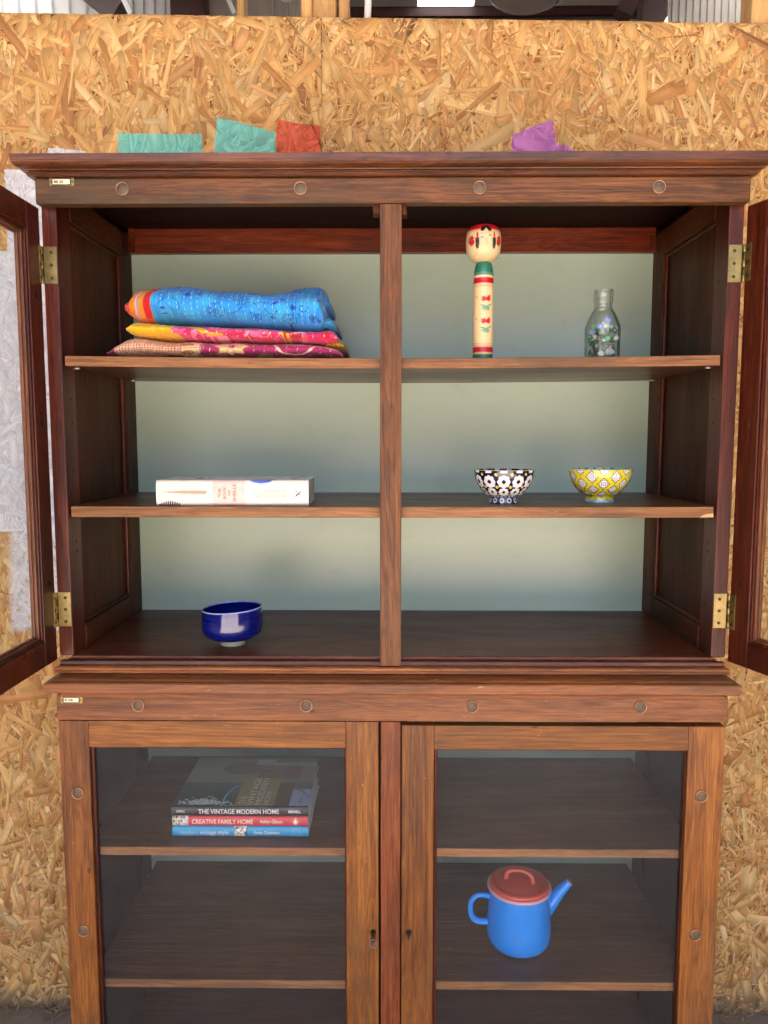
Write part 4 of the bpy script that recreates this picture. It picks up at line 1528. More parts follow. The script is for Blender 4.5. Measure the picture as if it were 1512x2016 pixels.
H_ = bh * 1000
kc = Canvas(120, H_ + 6, cream, .4)
kx_ = 60
z_ = lambda py: dz(py) * 1000
kc.rect(0, 120, z_(544.4), H_ + 6, green)
for i in range(14):
    kc.rect(0, 120, z_(541) + i * 1.7, z_(541) + i * 1.7 + .5, s(34, 96, 78), .5)
kc.rect(0, 120, z_(544.4), z_(538), s(98, 150, 116), .55)
kc.rect(0, 120, z_(560.2), z_(548.9), red_)
for py in (562, 563.8, 565.8, 678, 680, 682):
    kc.rect(0, 120, z_(py) - .28, z_(py) + .28, s(206, 90, 70))
kc.rect(0, 120, z_(694.7), z_(684.7), red_)
kc.rect(0, 120, z_(697), z_(695.6), s(232, 190, 130))
kc.rect(0, 120, -1, z_(699), green)
flower_doll(kc, kx_ + 3, z_(591), 1)
flower_doll(kc, kx_ + 3, z_(634.5), 1)
lathe('body', prof, doll_mat, doll, 150, lambda ph, r, z, i: kc.sample(np.clip(60 + ph * 18.2, 0, 119), np.clip(z * 1000, 0, H_ + 5)))
hz0 = dz(517)
hh_ = dz(443.6) - hz0
hp = catmull([(.0100, -.001), (.0160, .0010), (.0235, .0060), (.0292, .0150), (.0313, .0270), (.0316, .0380), (.0308, .0480), (.0285, .0555), (.0240, .0610), (.0160, .0645), (.0070, .0658), (.0003, .0660)], 8)
hp = resample([(r, z * hh_ / .066) for r, z in hp], .0007)
hc = Canvas(200, 70, cream, .3)          # 0..200 round the head (100 = front), height in mm
cx_ = 100
k_h = hh_ * 1000 / 73.3                  # photo rows to mm
zz = lambda q: (605 - q) / 510 * hh_ * 1000
xx_ = lambda q: cx_ + math.asin(max(-.98, min(.98, (q - 583) / 240 * 1.0))) * 31.6
hc.rect(0, 200, zz(205), 70, red_)
for q in list(range(360, 520, 24)) + list(range(668, 820, 24)):
    sgn = -1 if q < 583 else 1
    hc.line([(xx_(q), zz(200)), (xx_(q) + sgn * 1.8, zz(225 + (abs(q - 583) - 90) * .10))], 1.0, red_)
inkc = s(34, 30, 30)
hc.disc(cx_ + 1.0, zz(215), 10.2, inkc, 8.0)
hc.rect(cx_ - 12, cx_ + 14, zz(300), zz(236), cream)
hc.poly([(cx_ - 5.5, zz(250)), (cx_ + 7.5, zz(250)), (cx_ + 1.2, zz(192))], cream)
for sgn in (-1, 1):
    bx = xx_(475) if sgn < 0 else xx_(705)
    hc.poly([(bx - 3.9, zz(318)), (bx + 3.7, zz(318)), (bx + 3.9, zz(400)), (bx + 2.2, zz(458)), (bx - 1.0, zz(470)), (bx - 3.4, zz(430))], s(44, 40, 42))
    hc.disc(bx, zz(285), 1.9, red_, 6.0, 0)
    fx_ = xx_(400) if sgn < 0 else xx_(775)
    for a in (1.2, 1.65, 2.1, 2.7, 3.3, .7):
        aa = a if sgn < 0 else math.pi - a
        hc.disc(fx_ + 4 * math.cos(aa), zz(355) + 4.8 * math.sin(aa), 5.2, red_, 1.7, aa)
    hc.disc(fx_ - sgn * 1, zz(372), 6.2, red_, 6.0)
    ex = xx_(540) if sgn < 0 else xx_(648)
    ey = zz(318) if sgn < 0 else zz(292)
    hc.line(catmull([(ex - 3.2, ey - .8), (ex, ey + .9), (ex + 3.2, ey - .3)], 6), .55, inkc)
    hc.line(catmull([(ex - 3, ey - .9), (ex, ey - 1.5), (ex + 3, ey - .7)], 6), .35, s(110, 90, 70))
    hc.disc(ex, ey - .1, .9, inkc)
    hc.line(catmull([(ex - 4, ey + 4.6), (ex, ey + 7.4), (ex + 4, ey + 5.0)], 6), .4, s(90, 76, 60))
hc.line([(xx_(598), zz(310)), (xx_(592), zz(385)), (xx_(592), zz(398)), (xx_(600), zz(402)), (xx_(606), zz(392))], .42, s(120, 90, 66))
hc.line([(xx_(604), zz(340)), (xx_(607), zz(392))], .3, s(150, 120, 90))
for i in range(12):
    hc.line([(cx_ - 40, 3 + i * 3.9), (cx_ + 40, 3 + i * 3.9 + .2)], .3, s(218, 184, 128), .5)
head = lathe('head', hp, doll_mat, doll, 300, lambda ph, r, z, i: hc.sample(np.clip(100 + ph * 31.6, 0, 199), np.clip(z * 1000, 0, 69)))
head.location = (-.0010, 0, hz0)

# ------------------------------------------------------------------ bottle of sea glass
bt = thing('glass_bottle', 'small clear glass bottle holding pieces of sea glass', 'bottle', (.3845, .10, 1.5585))
BH = .1268
outer = catmull([(.0290, .0), (.0305, .0012), (.0312, .006), (.0313, .03), (.0316, .050), (.0322, .056), (.0310, .062), (.0275, .072), (.0225, .083), (.0180, .0905), (.0160, .0955), (.0156, .102)], 6)
outer += [(.0158, .1045), (.0172, .1055), (.0176, .1070), (.0172, .1085), (.0168, .1092), (.0168, .1150), (.0175, .1165), (.0177, .1185), (.0174, .1205), (.0168, .1212), (.0168, .1235), (.0170, .1250), (.0166, .1266), (.0150, .1268), (.0136, .1262)]
inner = [(.0134, .1240), (.0134, .098)] + [(max(.002, r - .0024), z) for r, z in reversed(catmull([(.0290, .0035), (.0312, .010), (.0313, .03), (.0316, .050), (.0310, .062), (.0275, .072), (.0225, .083), (.0180, .0905), (.0160, .0955)], 6))] + [(.001, .0038)]
lathe('bottle_wall', [(.001, .001), (.02, .0008)] + outer + inner, glass_bottle, bt, 96)


def sea_mat(name, col):
    m, nt, b = new_mat(name)
    k = NB(nt)
    nz = k.noise(k.n('ShaderNodeTexCoord').outputs['Object'], 200, 3)
    k.l(k.ramp(nz, [(.3, tuple(c * .85 for c in col)), (.7, col)]), b.inputs['Base Color'])
    b.inputs['Roughness'].default_value = .45
    b.inputs['Transmission Weight'].default_value = .25
    b.inputs['Subsurface Weight'].default_value = 0
    return m


sea = {n: sea_mat('sea_glass_' + n, c) for n, c in dict(green=s(120, 190, 134), pale=s(206, 232, 226), clear=s(196, 204, 198), lilac=s(150, 150, 196), blue=s(134, 170, 236), dark=s(96, 116, 112), brown=s(150, 132, 112), moss=s(70, 134, 92), mint=s(150, 220, 190)).items()}


def pebble(bm, c, size, flat, seed, rot=None):
    r = random.Random(seed)
    q = bmesh.ops.create_icosphere(bm, subdivisions=1, radius=1.0)
    M = Matrix.Rotation(r.uniform(0, 6.28), 3, 'Z') @ Matrix.Rotation(r.uniform(-.5, .5) if rot is None else rot, 3, 'X') @ Matrix.Rotation(r.uniform(0, 6), 3, 'Y') if rot is None else Matrix.Rotation(rot, 3, 'X')
    for v in q['verts']:
        p = Vector((v.co.x * r.uniform(.75, 1.1), v.co.y * flat, v.co.z * r.uniform(.65, 1.05)))
        v.co = Vector(c) + (M @ p) * size


fills = ['green', 'moss', 'clear', 'brown', 'lilac', 'dark', 'moss', 'moss', 'clear', 'brown', 'clear']
r_ = random.Random(4)
groups = {}
for i in range(150):
    z = r_.uniform(.006, .060)
    rad = .0235 * math.sqrt(r_.uniform(0, 1))
    a = r_.uniform(0, 6.28)
    groups.setdefault(r_.choice(fills), []).append((rad * math.cos(a), rad * math.sin(a), z, r_.uniform(.0044, .0074)))
bm = bmesh.new()
mats_, mi = list(sea.values()), []
names_ = list(sea.keys())
for n_, L_ in groups.items():
    for (x, y, z, sz) in L_:
        f0 = len(bm.faces)
        pebble(bm, (x, y, z), sz, .5, r_.random())
        bm.faces.ensure_lookup_table()
        for f in bm.faces[f0:]:
            f.material_index = names_.index(n_)
        mi.append(0)
o = mesh_from_bm('sea_glass_pieces', bm, mats_, None, False, (.3845, .10, 1.5585))
o['kind'] = 'stuff'
big = [('pale', (-.008, -.0255, .0105), .0078, 'pale aqua rounded sea glass piece at the bottom front of the bottle'),
       ('clear', (.007, -.0250, .0140), .0090, 'clear pointed sea glass piece leaning at the bottom front of the bottle'),
       ('green', (.0035, -.0262, .0385), .0062, 'bright green sea glass piece halfway up the bottle front'),
       ('dark', (.001, -.0230, .0530), .0082, 'dark grey sea glass piece at the top of the heap'),
       ('lilac', (-.0225, -.0140, .0500), .0070, 'purple sea glass piece at the upper left of the heap'),
       ('blue', (.004, -.0160, .0720), .0080, 'blue sea glass piece near the bottle shoulder'),
       ('blue', (-.010, -.0200, .0600), .0068, 'pale blue sea glass piece at the left below the shoulder'),
       ('clear', (.0210, -.0150, .0400), .0058, 'greyish clear round sea glass piece against the right side'),
       ('mint', (-.0045, -.0262, .0345), .0044, 'small mint sea glass piece left of the bright green one'),
       ('pale', (.001, -.0190, .0625), .0095, 'white curved sea glass piece lying on the heap top')]
for n_, c, sz, lab in big:
    bm = bmesh.new()
    pebble(bm, (0, 0, 0), sz, .32, r_.random(), r_.uniform(-.3, .3))
    o = mesh_from_bm('sea_glass_piece', bm, [sea[n_]], None, False, (.3845 + c[0], .10 + c[1], 1.5585 + c[2]))
    tag(o, lab, 'sea glass', 'large sea glass pieces in the bottle')

# ------------------------------------------------------------------ bowls
glaze = vcol('bowl_glaze', 0.12, 0.5, 0, 200, .5)
SH2 = 1.2975


def bowl_profile(R_, Hh, fr, fh, th=.003):
    out = [(.0005, .0015), (fr - .004, .0015), (fr - .003, 0), (fr, 0), (fr + .0006, .001)]
    out += catmull([(fr + .0002, .003), (fr - .0010, fh * .7), (fr - .0006, fh)], 5)
    out += catmull([(fr - .0006, fh), (fr + .0085, fh + .0035), (R_ * .80, fh + .0155), (R_ * .93, fh + .0285), (R_ * .985, fh + .040), (R_, Hh - .001)], 10)
    n_out = len(out)
    out += [(R_ - .0004, Hh), (R_ - .0015, Hh + .0005), (R_ - th, Hh - .0006)]
    out += [(max(.0006, r - th), max(fh + .004, z)) for r, z in reversed(catmull([(.0005, fh + .004), (fr + .0085, fh + .0055), (R_ * .80, fh + .0165), (R_ * .93, fh + .0285), (R_ * .985, fh + .040), (R_, Hh - .003)], 8))]
    return out, n_out


def navy_col(Hh, fh):
    nv, wh, ye, sky_ = s(22, 18, 52), s(238, 236, 232), s(236, 206, 84), s(150, 196, 222)

    def fn(ph, r, z, i):
        out = np.empty(ph.shape + (3,))
        out[:] = nv
        N = 12
        per = 2 * math.pi / N
        a = ((ph + .28 * per + per / 2) % per) - per / 2            # flower columns
        b = ((ph + .28 * per + per) % per) - per / 2                # columns between
        t = (z - fh) / (Hh - fh)

        def blob(tc, rad, aa, lobes=8, amp=.07, stretch=1.0):
            x = aa * r
            y = (z - (fh + tc * (Hh - fh))) * stretch
            d = np.hypot(x, y)
            an = np.arctan2(y, x)
            return d < rad * (1 + amp * np.cos(lobes * an))

        def put(m, c):
            out[m] = c
        rw = r / .056
        for tc, rad, sc_ in ((.58, .0116, 1.0), (.19, .0088, 1.15), (-.01, .0052, 1.6)):
            put(blob(tc, rad, a, stretch=sc_) & (i < 9999), wh)
            x, y = a * r, (z - (fh + tc * (Hh - fh))) * sc_
            put(np.abs(x) + np.abs(y) < rad * .40, nv)
        put((np.abs(a * r) < .0062) & (z > fh + .90 * (Hh - fh)), wh)
        for tc, rad in ((.86, .0027), (.38, .0027), (.08, .0017)):
            put(blob(tc, rad, b, 4, 0), ye)
        foot = z < fh - .0012
        out[foot] = s(36, 60, 88)
        M_ = 12
        c_ = ((ph % (2 * math.pi / M_)) - math.pi / M_) * r
        y = z - fh * .45
        d = np.hypot(c_, y * .9)
        out[foot & (d < .0046)] = wh
        out[foot & (d < .0020)] = nv
        rim = np.abs(z - Hh) < .0007
        out[rim] = s(232, 216, 150)
        return out
    return fn


def yellow_col(Hh, fh):
    ye, wh, bk, sky_ = s(226, 206, 44), s(238, 236, 230), s(36, 34, 40), s(160, 204, 228)

    def fn(ph, r, z, i):
        out = np.empty(ph.shape + (3,))
        out[:] = ye
        N = 8
        per = 2 * math.pi / N
        rows = [(1.02, 0, .0098), (.74, 1, .0098), (.48, 0, .0090), (.27, 1, .0084), (.08, 0, .0070)]
        for tc, odd, rad in rows:
            a = ((ph + (.165 + .5 * odd) * per + per / 2) % per) - per / 2
            x = a * r
            slope = 1.0 if tc > .4 else 1.25
            y = (z - (fh + tc * (Hh - fh))) * slope
            # quatrefoil medallion: diamond with scalloped edge
            d = (np.abs(x) ** 1.15 + np.abs(y) ** 1.15) ** (1 / 1.15)
            an = np.arctan2(y, x)
            edge = rad * (1 + .09 * np.cos(8 * an))
            out[d < edge + .0019] = bk
            inm = d < edge
            out[inm] = wh
            g = .0034
            dx = (x + g / 2) % g - g / 2
            dy = (y + g / 2) % g - g / 2
            out[inm & (np.maximum(np.abs(dx), np.abs(dy)) < .0009) & (d < edge * .86)] = bk
        foot = z < fh - .001
        out[foot & (z < fh * .40)] = s(120, 176, 210)
        c_ = ((ph + .1) % (2 * math.pi / 9) - math.pi / 9) * r
        dd = np.hypot(c_, z * 1.0)
        out[foot & (dd < .0066)] = bk
        out[foot & (dd < .0058)] = s(176, 214, 232)
        q = (np.sin(c_ * 2600) * np.sin(z * 2600)) > .35
        out[foot & (dd < .0050) & q] = bk
        rim = np.abs(z - Hh) < .0007
        out[rim] = s(216, 214, 150)
        return out
    return fn


for nm, loc, Rb, Hb, fn, lab, incol in (
        ('patterned_bowl', (.2120, .1170, SH2), .0566, .0625, navy_col, 'navy footed bowl patterned with white flowers and yellow dots', s(150, 196, 222)),
        ('patterned_bowl', (.3980, .1400, SH2), .0590, .0630, yellow_col, 'yellow footed bowl patterned with white dotted medallions', s(150, 196, 222))):
    fh = .0132
    pr, no = bowl_profile(Rb, Hb, .0270, fh)
    pr = resample(pr, .00075)
    base_fn = fn(Hb, fh)
    zmax_i = int(np.argmax(pr[:, 1]))

    def both(ph, r, z, i, base_fn=base_fn, zi=zmax_i, Hb=Hb, yellow=(fn is yellow_col)):
        out = base_fn(ph, r, z, i)
        ins = i > zi + 1
        c = np.empty(out.shape)
        c[:] = s(168, 206, 226)
        st = np.sin(ph * 21) * np.sin(z * 420)
        c[st > .25] = s(40, 52, 104) if not yellow else s(44, 72, 130)
        if yellow:
            c[(np.sin(ph * 9 + 1) > .85)] = s(200, 206, 60)
        else:
            c[(z > Hb - .006) & (np.sin(ph * 14) < .25)] = s(22, 18, 52)
        out[ins] = c[ins]
        return out
    tb = thing(nm, lab, 'bowl', loc, 'footed bowls on the middle shelf')
    lathe('bowl_body', pr, glaze, tb, 420, both)

# blue tea bowl
cobalt, nt_c, bc = new_mat('cobalt_glaze')
kk = NB(nt_c)
tcc = kk.n('ShaderNodeTexCoord').outputs['Object']
bands = kk.noise(kk.map(tcc, (4, 4, 330)), 1.0, 4, .6, .25)
kk.l(kk.ramp(bands, [(.3, s(3, 8, 66)), (.55, s(6, 18, 104)), (.75, s(26, 58, 160))]), bc.inputs['Base Color'])
bc.inputs['Roughness'].default_value = .07
bc.inputs['Coat Weight'].default_value = .6
bc.inputs['Coat Roughness'].default_value = .03
kk.bump(bands, .10, .0012, bc)
foot_clay = plain('pale_clay', s(206, 206, 178), .6, 0, .04, 60)
rim_glaze = plain('worn_rim_glaze', s(150, 166, 216), .2, 0, .12, 160)
tb = thing('tea_bowl', 'glossy cobalt blue tea bowl with pale foot on the cabinet floor', 'bowl', (-.3010, .1010, 1.0288))
tb.scale = (.975, .975, .88)
outb = catmull([(.0215, .0105), (.036, .0135), (.0475, .0185), (.0550, .0260), (.0583, .0370), (.0588, .0500), (.0584, .0650), (.0576, .0795)], 10)
lathe('bowl_body', [(.001, .0105), (.0215, .0105)] + outb + [(.0570, .0802)], cobalt, tb, 128, tilt=.055)
lathe('rim', [(.0577, .0790), (.0580, .0800), (.0574, .0815), (.0562, .0815), (.0553, .0800), (.0554, .0785)], rim_glaze, tb, 128, tilt=.055)
lathe('bowl_lining', [(.0556, .0795), (.0562, .065), (.0560, .045), (.052, .028), (.040, .018), (.02, .0145), (.001, .014)], cobalt, tb, 128, tilt=.055)
lathe('foot', [(.001, .0012), (.0195, .0012), (.0200, 0), (.0232, 0), (.0240, .0015), (.0235, .0085), (.0225, .0118)], foot_clay, tb, 64)

# ------------------------------------------------------------------ books
paper = plain('page_block', s(226, 224, 214), .9, 0, .05, 8)
cover_mat = vcol('printed_cover', .38, .2, 0, 120, .5)
spine_mat = vcol('printed_spine', .4, .1, 0, 160, .5)


def book(name, label, x0, x1, yf, depth, z0, z1, spine_cv, cover_cv, group=None, rotz=0.0, hard=True, bulge=.003, edgecol=(236, 236, 240)):
    t = thing(name, label, 'book', ((x0 + x1) / 2, yf, z0), group, rotz)
    W, H = x1 - x0, z1 - z0
    hw = W / 2
    # spine: slightly rounded, wrapped a little over the joints
    nu, nv = int(W * 1000 / .8), max(16, int(H * 1000 / .8))
    u = np.linspace(-hw, hw, nu)
    v = np.linspace(0, 1, nv)
    U, V = np.meshgrid(u, v, indexing='ij')
    Y = -bulge * (1 - (2 * V - 1) ** 2) + .003 * (np.abs(2 * V - 1)) ** 10
    P = np.stack([U, Y, V * H], -1)
    grid_mesh('spine', P, [spine_mat], t, spine_cv.sample((U + hw) * 1000, V * H * 1000))
    # covers as thin boards
    th = .0022
    nu2, nv2 = int(W * 1000 / 1.0), int(depth * 1000 / 1.0)
    U, V = np.meshgrid(np.linspace(-hw, hw, nu2), np.linspace(.0025, depth, nv2), indexing='ij')
    P = np.stack([U, V, np.full_like(U, H)], -1)
    grid_mesh('cover', P, [cover_mat], t, np.clip(cover_cv.sample((U + hw) * 1000, V * 1000) * 2.0, 0, .9))
    ec = plain('cover_edge', s(*edgecol), .6)
    box('cover_board', -hw, hw, .003, depth, H - th, H - .0002, ec, t, bev=.0003)
    box('cover_board', -hw, hw, .003, depth, .0002, th, ec, t, bev=.0003)
    bm = bmesh.new()
    n = 26
    for k in range(n):
        za, zb_ = th + (H - 2 * th) * k / n, th + (H - 2 * th) * (k + .8) / n
        jx, jy = random.uniform(0, .0006), random.uniform(0, .0008)
        bm_box(bm, -hw + .003 + jx, hw - .003 - jx, .0045, depth - .004 - jy, za, zb_)
    mesh_from_bm('page_block', bm, [paper], t)
    return t


PX = 1000
# big pale book on the middle shelf
W_, H_b = 272.5, 45.5
sc_ = W_ / 300.0          # photo spine is 300 px long
sp = Canvas(W_ + 1, H_b + 1, s(240, 232, 214), .4)
X_ = lambda q: (q - 85) / (1340 - 85) * W_
Y_ = lambda q: (362 - q) / (362 - 145) * H_b
sp.rect(X_(548), X_(818), -1, H_b + 2, s(238, 206, 194))
tip, base_ = (X_(122), Y_(244)), (X_(505), Y_(246))
sp.poly([tip, (X_(300), Y_(232)), (X_(480), Y_(231)), (X_(507), Y_(242)), (X_(480), Y_(263)), (X_(300), Y_(256))], s(226, 140, 104))
for i in range(30):
    q = 215 + i * 9.4
    hgt = 4 + 12 * i / 30
    sp.line([(X_(q), Y_(245 - hgt)), (X_(q + 5), Y_(245 + hgt))], .5, s(244, 204, 176))
sp.disc(X_(492), Y_(242), 1.6, s(110, 90, 80), .9)
for i in range(10):
    x = X_(105 + i * 18)
    hgt = 8.0 * math.sin(math.pi * (i + 1.2) / 12)
    sp.line([(x, -1), (x + 1.5, hgt)], 2.6, s(56, 36, 44))
    sp.line([(x + 1.6, -1), (x + 2.4, hgt * .8)], .6, s(190, 170, 170))
sp.disc(X_(950), Y_(128), 22, s(88, 110, 206), 9)
for i in range(8):
    sp.line([(X_(870 + i * 22), H_b), (X_(880 + i * 22), Y_(165))], .4, s(140, 160, 226))
cvs = Canvas(W_ + 1, 200, s(200, 214, 216), .8)
r_ = random.Random(2)
for i in range(70):
    cvs.disc(r_.uniform(5, W_ - 5), r_.uniform(3, 195), r_.uniform(6, 13), r_.choice([s(84, 96, 120), s(60, 90, 96), s(150, 90, 80), s(190, 150, 110), s(96, 120, 180), s(220, 190, 170), s(70, 60, 70)]), r_.uniform(4, 8), r_.uniform(0, 3))
for i in range(26):
    cvs.line([(118 + i * 3, 0), (150 + i * 2, 199)], 1.0, r_.choice([s(224, 190, 190), s(196, 170, 180), s(230, 214, 214)]))
cvs.rect(95, 165, 0, 199, s(226, 196, 190), .5)
cvs.disc(188, 0, 22, s(88, 110, 206), 14)
bk1 = book('book', 'thick pale book with shell print lying flat on the middle shelf', -.4200, -.1475, .0420, .150, SH2 + .0003, SH2 + .0458, sp, cvs, None, R(.6), bulge=.0020, edgecol=(170, 196, 214))


def spine_text(t, W, body, x, z, w_, h_, mat, bold=0.0, y=-.0034, **kw):
    return text_mesh('lettering', body, w_, h_, mat, t, (-W / 2 + x, y, z), (1, 0, 0), (0, 0, 1), bold=bold, **kw)


orange_ink = plain('orange_ink', s(232, 130, 92), .6, 0, .02)
grey_ink = plain('grey_ink', s(180, 160, 146), .7, 0, .03)
Wm = W_ / 1000
for body, x0, w_, h0, hgt in (('THE', 596, 24, 214, 76), ('BOOK', 638, 24, 196, 106), ('OF', 676, 22, 226, 50), ('SHELLS', 716, 26, 176, 150)):
    # words stand on end, reading upwards
    xo, zo = X_(x0 + w_) / 1000, Y_(h0 + hgt) / 1000
    text_mesh('lettering', body, (Y_(h0) - Y_(h0 + hgt)) / 1000, (X_(x0 + w_) - X_(x0)) / 1000, orange_ink, bk1, (-Wm / 2 + xo, -.0023, zo), (0, 0, 1), (-1, 0, 0), bold=.015)
spine_text(bk1, Wm, 'M. G. HARASEWYCH &', X_(888) / 1000, Y_(246) / 1000, .0575, .0042, grey_ink, .0, -.0023)
spine_text(bk1, Wm, 'FABIO MORETZSOHN', X_(892) / 1000, Y_(290) / 1000, .0570, .0042, grey_ink, .0, -.0023)
bm = bmesh.new()
bm_box(bm, -Wm / 2 + X_(888) / 1000, -Wm / 2 + X_(1165) / 1000, -.0023, -.0021, Y_(259) / 1000, Y_(257) / 1000)
mesh_from_bm('rule', bm, [grey_ink], bk1)
tw = lambda a, b_, wd: tube('publisher_mark', [(-Wm / 2 + X_(a[0]) / 1000, -.0024, Y_(a[1]) / 1000), (-Wm / 2 + X_(b_[0]) / 1000, -.0024, Y_(b_[1]) / 1000)], wd, ink, bk1, 6, squash=(1, 1))
tw((1232, 232), (1252, 246), .00055)
tw((1234, 268), (1270, 262), .00055)
tw((1232, 284), (1282, 236), .0006)
tw((1252, 246), (1262, 262), .0005)

# three books behind the left glass door
BX0, BX1 = -.4140, -.1560
BW = BX1 - BX0
z0 = .6655
# bottom: blue
sb = Canvas(BW * 1000 + 1, 22, s(42, 158, 212), .4)
XB = lambda q: (q - 57) / (1397 - 57) * BW * 1000
sb.rect(XB(668), XB(800), -1, 23, s(70, 92, 120))
r_ = random.Random(6)
for i in range(60):
    sb.disc(r_.uniform(XB(672), XB(785)), r_.uniform(1, 21), r_.uniform(1, 2.6), r_.choice([s(236, 232, 220), s(222, 214, 190), s(200, 190, 180), s(250, 250, 244)]))
for i in range(16):
    for j in range(3):
        sb.disc(XB(1245 + j * 32), 1.5 + i * 1.25, .35, s(180, 214, 236))
cgen = Canvas(BW * 1000 + 1, 226, s(60, 70, 90), 1.0)
b3 = book('book', 'blue-spined book at the bottom of the stack behind the left pane', BX0, BX1, .0605, .214, z0, z0 + .0207, sb, cgen, 'books stacked behind the left pane', 0, bulge=.0014)
pale_ink = plain('pale_ink', s(196, 222, 236), .6, 0, .02)
spine_text(b3, BW, 'modern', XB(136) / 1000, .0052, .0330, .0088, pale_ink, -.004, -.0016)
spine_text(b3, BW, 'vintage style', XB(326) / 1000, .0030, .0550, .0112, white_ink, .012, -.0016)
spine_text(b3, BW, 'Emily Chalmers', XB(864) / 1000, .0046, .0480, .0082, white_ink, .006, -.0016)
# middle: red
sr_ = Canvas(BW * 1000 + 1, 21, s(214, 54, 66), .4)
sr_.rect(0, XB(212), -1, 22, s(226, 222, 214))
cs_ = [s(214, 210, 120), s(226, 150, 150), s(96, 100, 170), s(60, 66, 70), s(170, 190, 190), s(210, 120, 90), s(120, 140, 130), s(240, 236, 230)]
for i in range(6):
    for j in range(3):
        sr_.rect(XB(62 + i * 25), XB(62 + i * 25 + 21), 1 + j * 7, 6.6 + j * 7, cs_[(i * 5 + j * 3) % 8])
        for q in range(4):
            sr_.disc(XB(62 + i * 25) + r_.uniform(.5, 3.5), 1 + j * 7 + r_.uniform(.8, 5), .6, cs_[(i + j + q * 3) % 8])
dx_ = XB(1270)
for k_ in range(4):
    p = [(dx_ - 8.6, 10), (dx_, 18.6), (dx_ + 8.6, 10), (dx_, 1.4)]
    sr_.line([p[k_], p[(k_ + 1) % 4]], .5, s(240, 200, 196))
sr_.disc(dx_ - 1.9, 9.2, 2.5, s(248, 240, 236))
sr_.disc(dx_ + 1.9, 9.2, 2.5, s(248, 240, 236))
sr_.poly([(dx_ - 3.4, 10.5), (dx_ + 3.4, 10.5), (dx_, 16)], s(248, 240, 236))
sr_.poly([(dx_ - 2, 4.5), (dx_ + 2, 4.5), (dx_, 9)], s(248, 240, 236))
b2 = book('book', 'red-spined book in the middle of the stack behind the left pane', BX0 + .0005, BX1 - .0002, .0610, .205, z0 + .0209, z0 + .0409, sr_, cgen, 'books stacked behind the left pane', 0, bulge=.0014)
pinkish = plain('cream_ink', s(246, 226, 210), .6, 0, .02)
spine_text(b2, BW, 'CREATIVE FAMILY HOME', XB(252) / 1000, .0052, .1160, .0092, pinkish, .012, -.0016, shear=.05)
spine_text(b2, BW, 'Ashlyn Gibson', XB(920) / 1000, .0046, .0430, .0098, pinkish, .02, -.0016)
# top: black, with the photograph cover
sk = Canvas(BW * 1000 + 1, 20, s(34, 33, 38), .4)
sk.rect(0, BW * 1000 + 1, 0, 20, s(34, 33, 38))
DEP = 224.0
ck = Canvas(BW * 1000 + 1, DEP + 1, s(78, 84, 78), .6)


def QX(u):
    return u * BW * 1000


ck.rect(0, QX(1), 100, DEP + 1, s(92, 98, 84))                 # wall
ck.rect(0, QX(.47), 0, 100, s(44, 58, 62))                     # painted boards
for u in (.05, .16, .27, .38):
    ck.line([(QX(u), 0), (QX(u), 100)], 1.0, s(24, 34, 38))
ck.line([(0, 98), (QX(.5), 100)], 1.6, s(26, 32, 34))
ck.line([(0, 40), (QX(.42), 42)], 1.0, s(30, 40, 44))
r_ = random.Random(9)
for i in range(190):
    ck.disc(QX(.21) + r_.gauss(0, 17), 9 + abs(r_.gauss(0, 11)), r_.uniform(1.4, 3.4), r_.choice([s(214, 224, 206), s(176, 204, 186), s(232, 238, 226), s(120, 156, 130)]))
ck.line(catmull([(QX(.36), 2), (QX(.37), 50), (QX(.41), 82), (QX(.45), 84)], 8), 4, s(88, 134, 160))
ck.line(catmull([(QX(.32), 6), (QX(.36), 16), (QX(.42), 14), (QX(.44), 5)], 8), 2, s(150, 190, 200))
for i in range(9):
    ck.rect(QX(.36 + i * .0145), QX(.36 + i * .0145) + (2.0 if i % 2 else 3.8), 0, 5, s(230, 234, 230) if i % 2 == 0 else s(30, 30, 34))
ck.rect(QX(.455), QX(.745), 0, 124, s(122, 106, 62))           # title block
ck.rect(QX(.745), QX(.86), 0, 100, s(62, 48, 42))
ck.rect(QX(.86), QX(1), 0, 72, s(126, 134, 160))
ck.poly([(QX(.86), 72), (QX(.93), 72), (QX(1), 40), (QX(1), 34), (QX(.93), 60)], s(88, 96, 124))
for i in range(6):
    ck.line([(QX(.865), 8 + i * 10), (QX(1), 6 + i * 10)], .6, s(104, 112, 140))
ck.disc(QX(.40), 168, 40, s(60, 54, 52), 28)                   # dark cushion
ck.rect(QX(.55), QX(.88), 120, 178, s(88, 58, 60))
ck.line(catmull([(QX(.5), 176), (QX(.6), 168), (QX(.75), 172), (QX(.88), 160)], 8), 5, s(140, 84, 80))
ck.rect(QX(.5), QX(.66), 186, 212, s(136, 142, 144))
for i in range(16):
    ck.line([(QX(.5) + i * 2.6, 186), (QX(.5) + i * 2.6 + 1, 212)], .7, s(96, 104, 108))
ck.rect(QX(.66), QX(1), 182, 196, s(122, 138, 130))
b1 = book('book', 'black-spined book with photographic cover on top of the stack behind the left pane', BX0 - .0005, BX1 + .0004, .0600, .222, z0 + .0411, z0 + .0606, sk, ck, 'books stacked behind the left pane', R(.3), bulge=.0014)
spine_text(b1, BW, 'SORRELL', XB(104) / 1000, .0082, .0165, .0046, white_ink, .0, -.0016)
spine_text(b1, BW, 'THE VINTAGE MODERN HOME', XB(320) / 1000, .0056, .1525, .0092, white_ink, .012, -.0016)
spine_text(b1, BW, 'MERRELL', XB(1205) / 1000, .0072, .0235, .0056, white_ink, .02, -.0016)
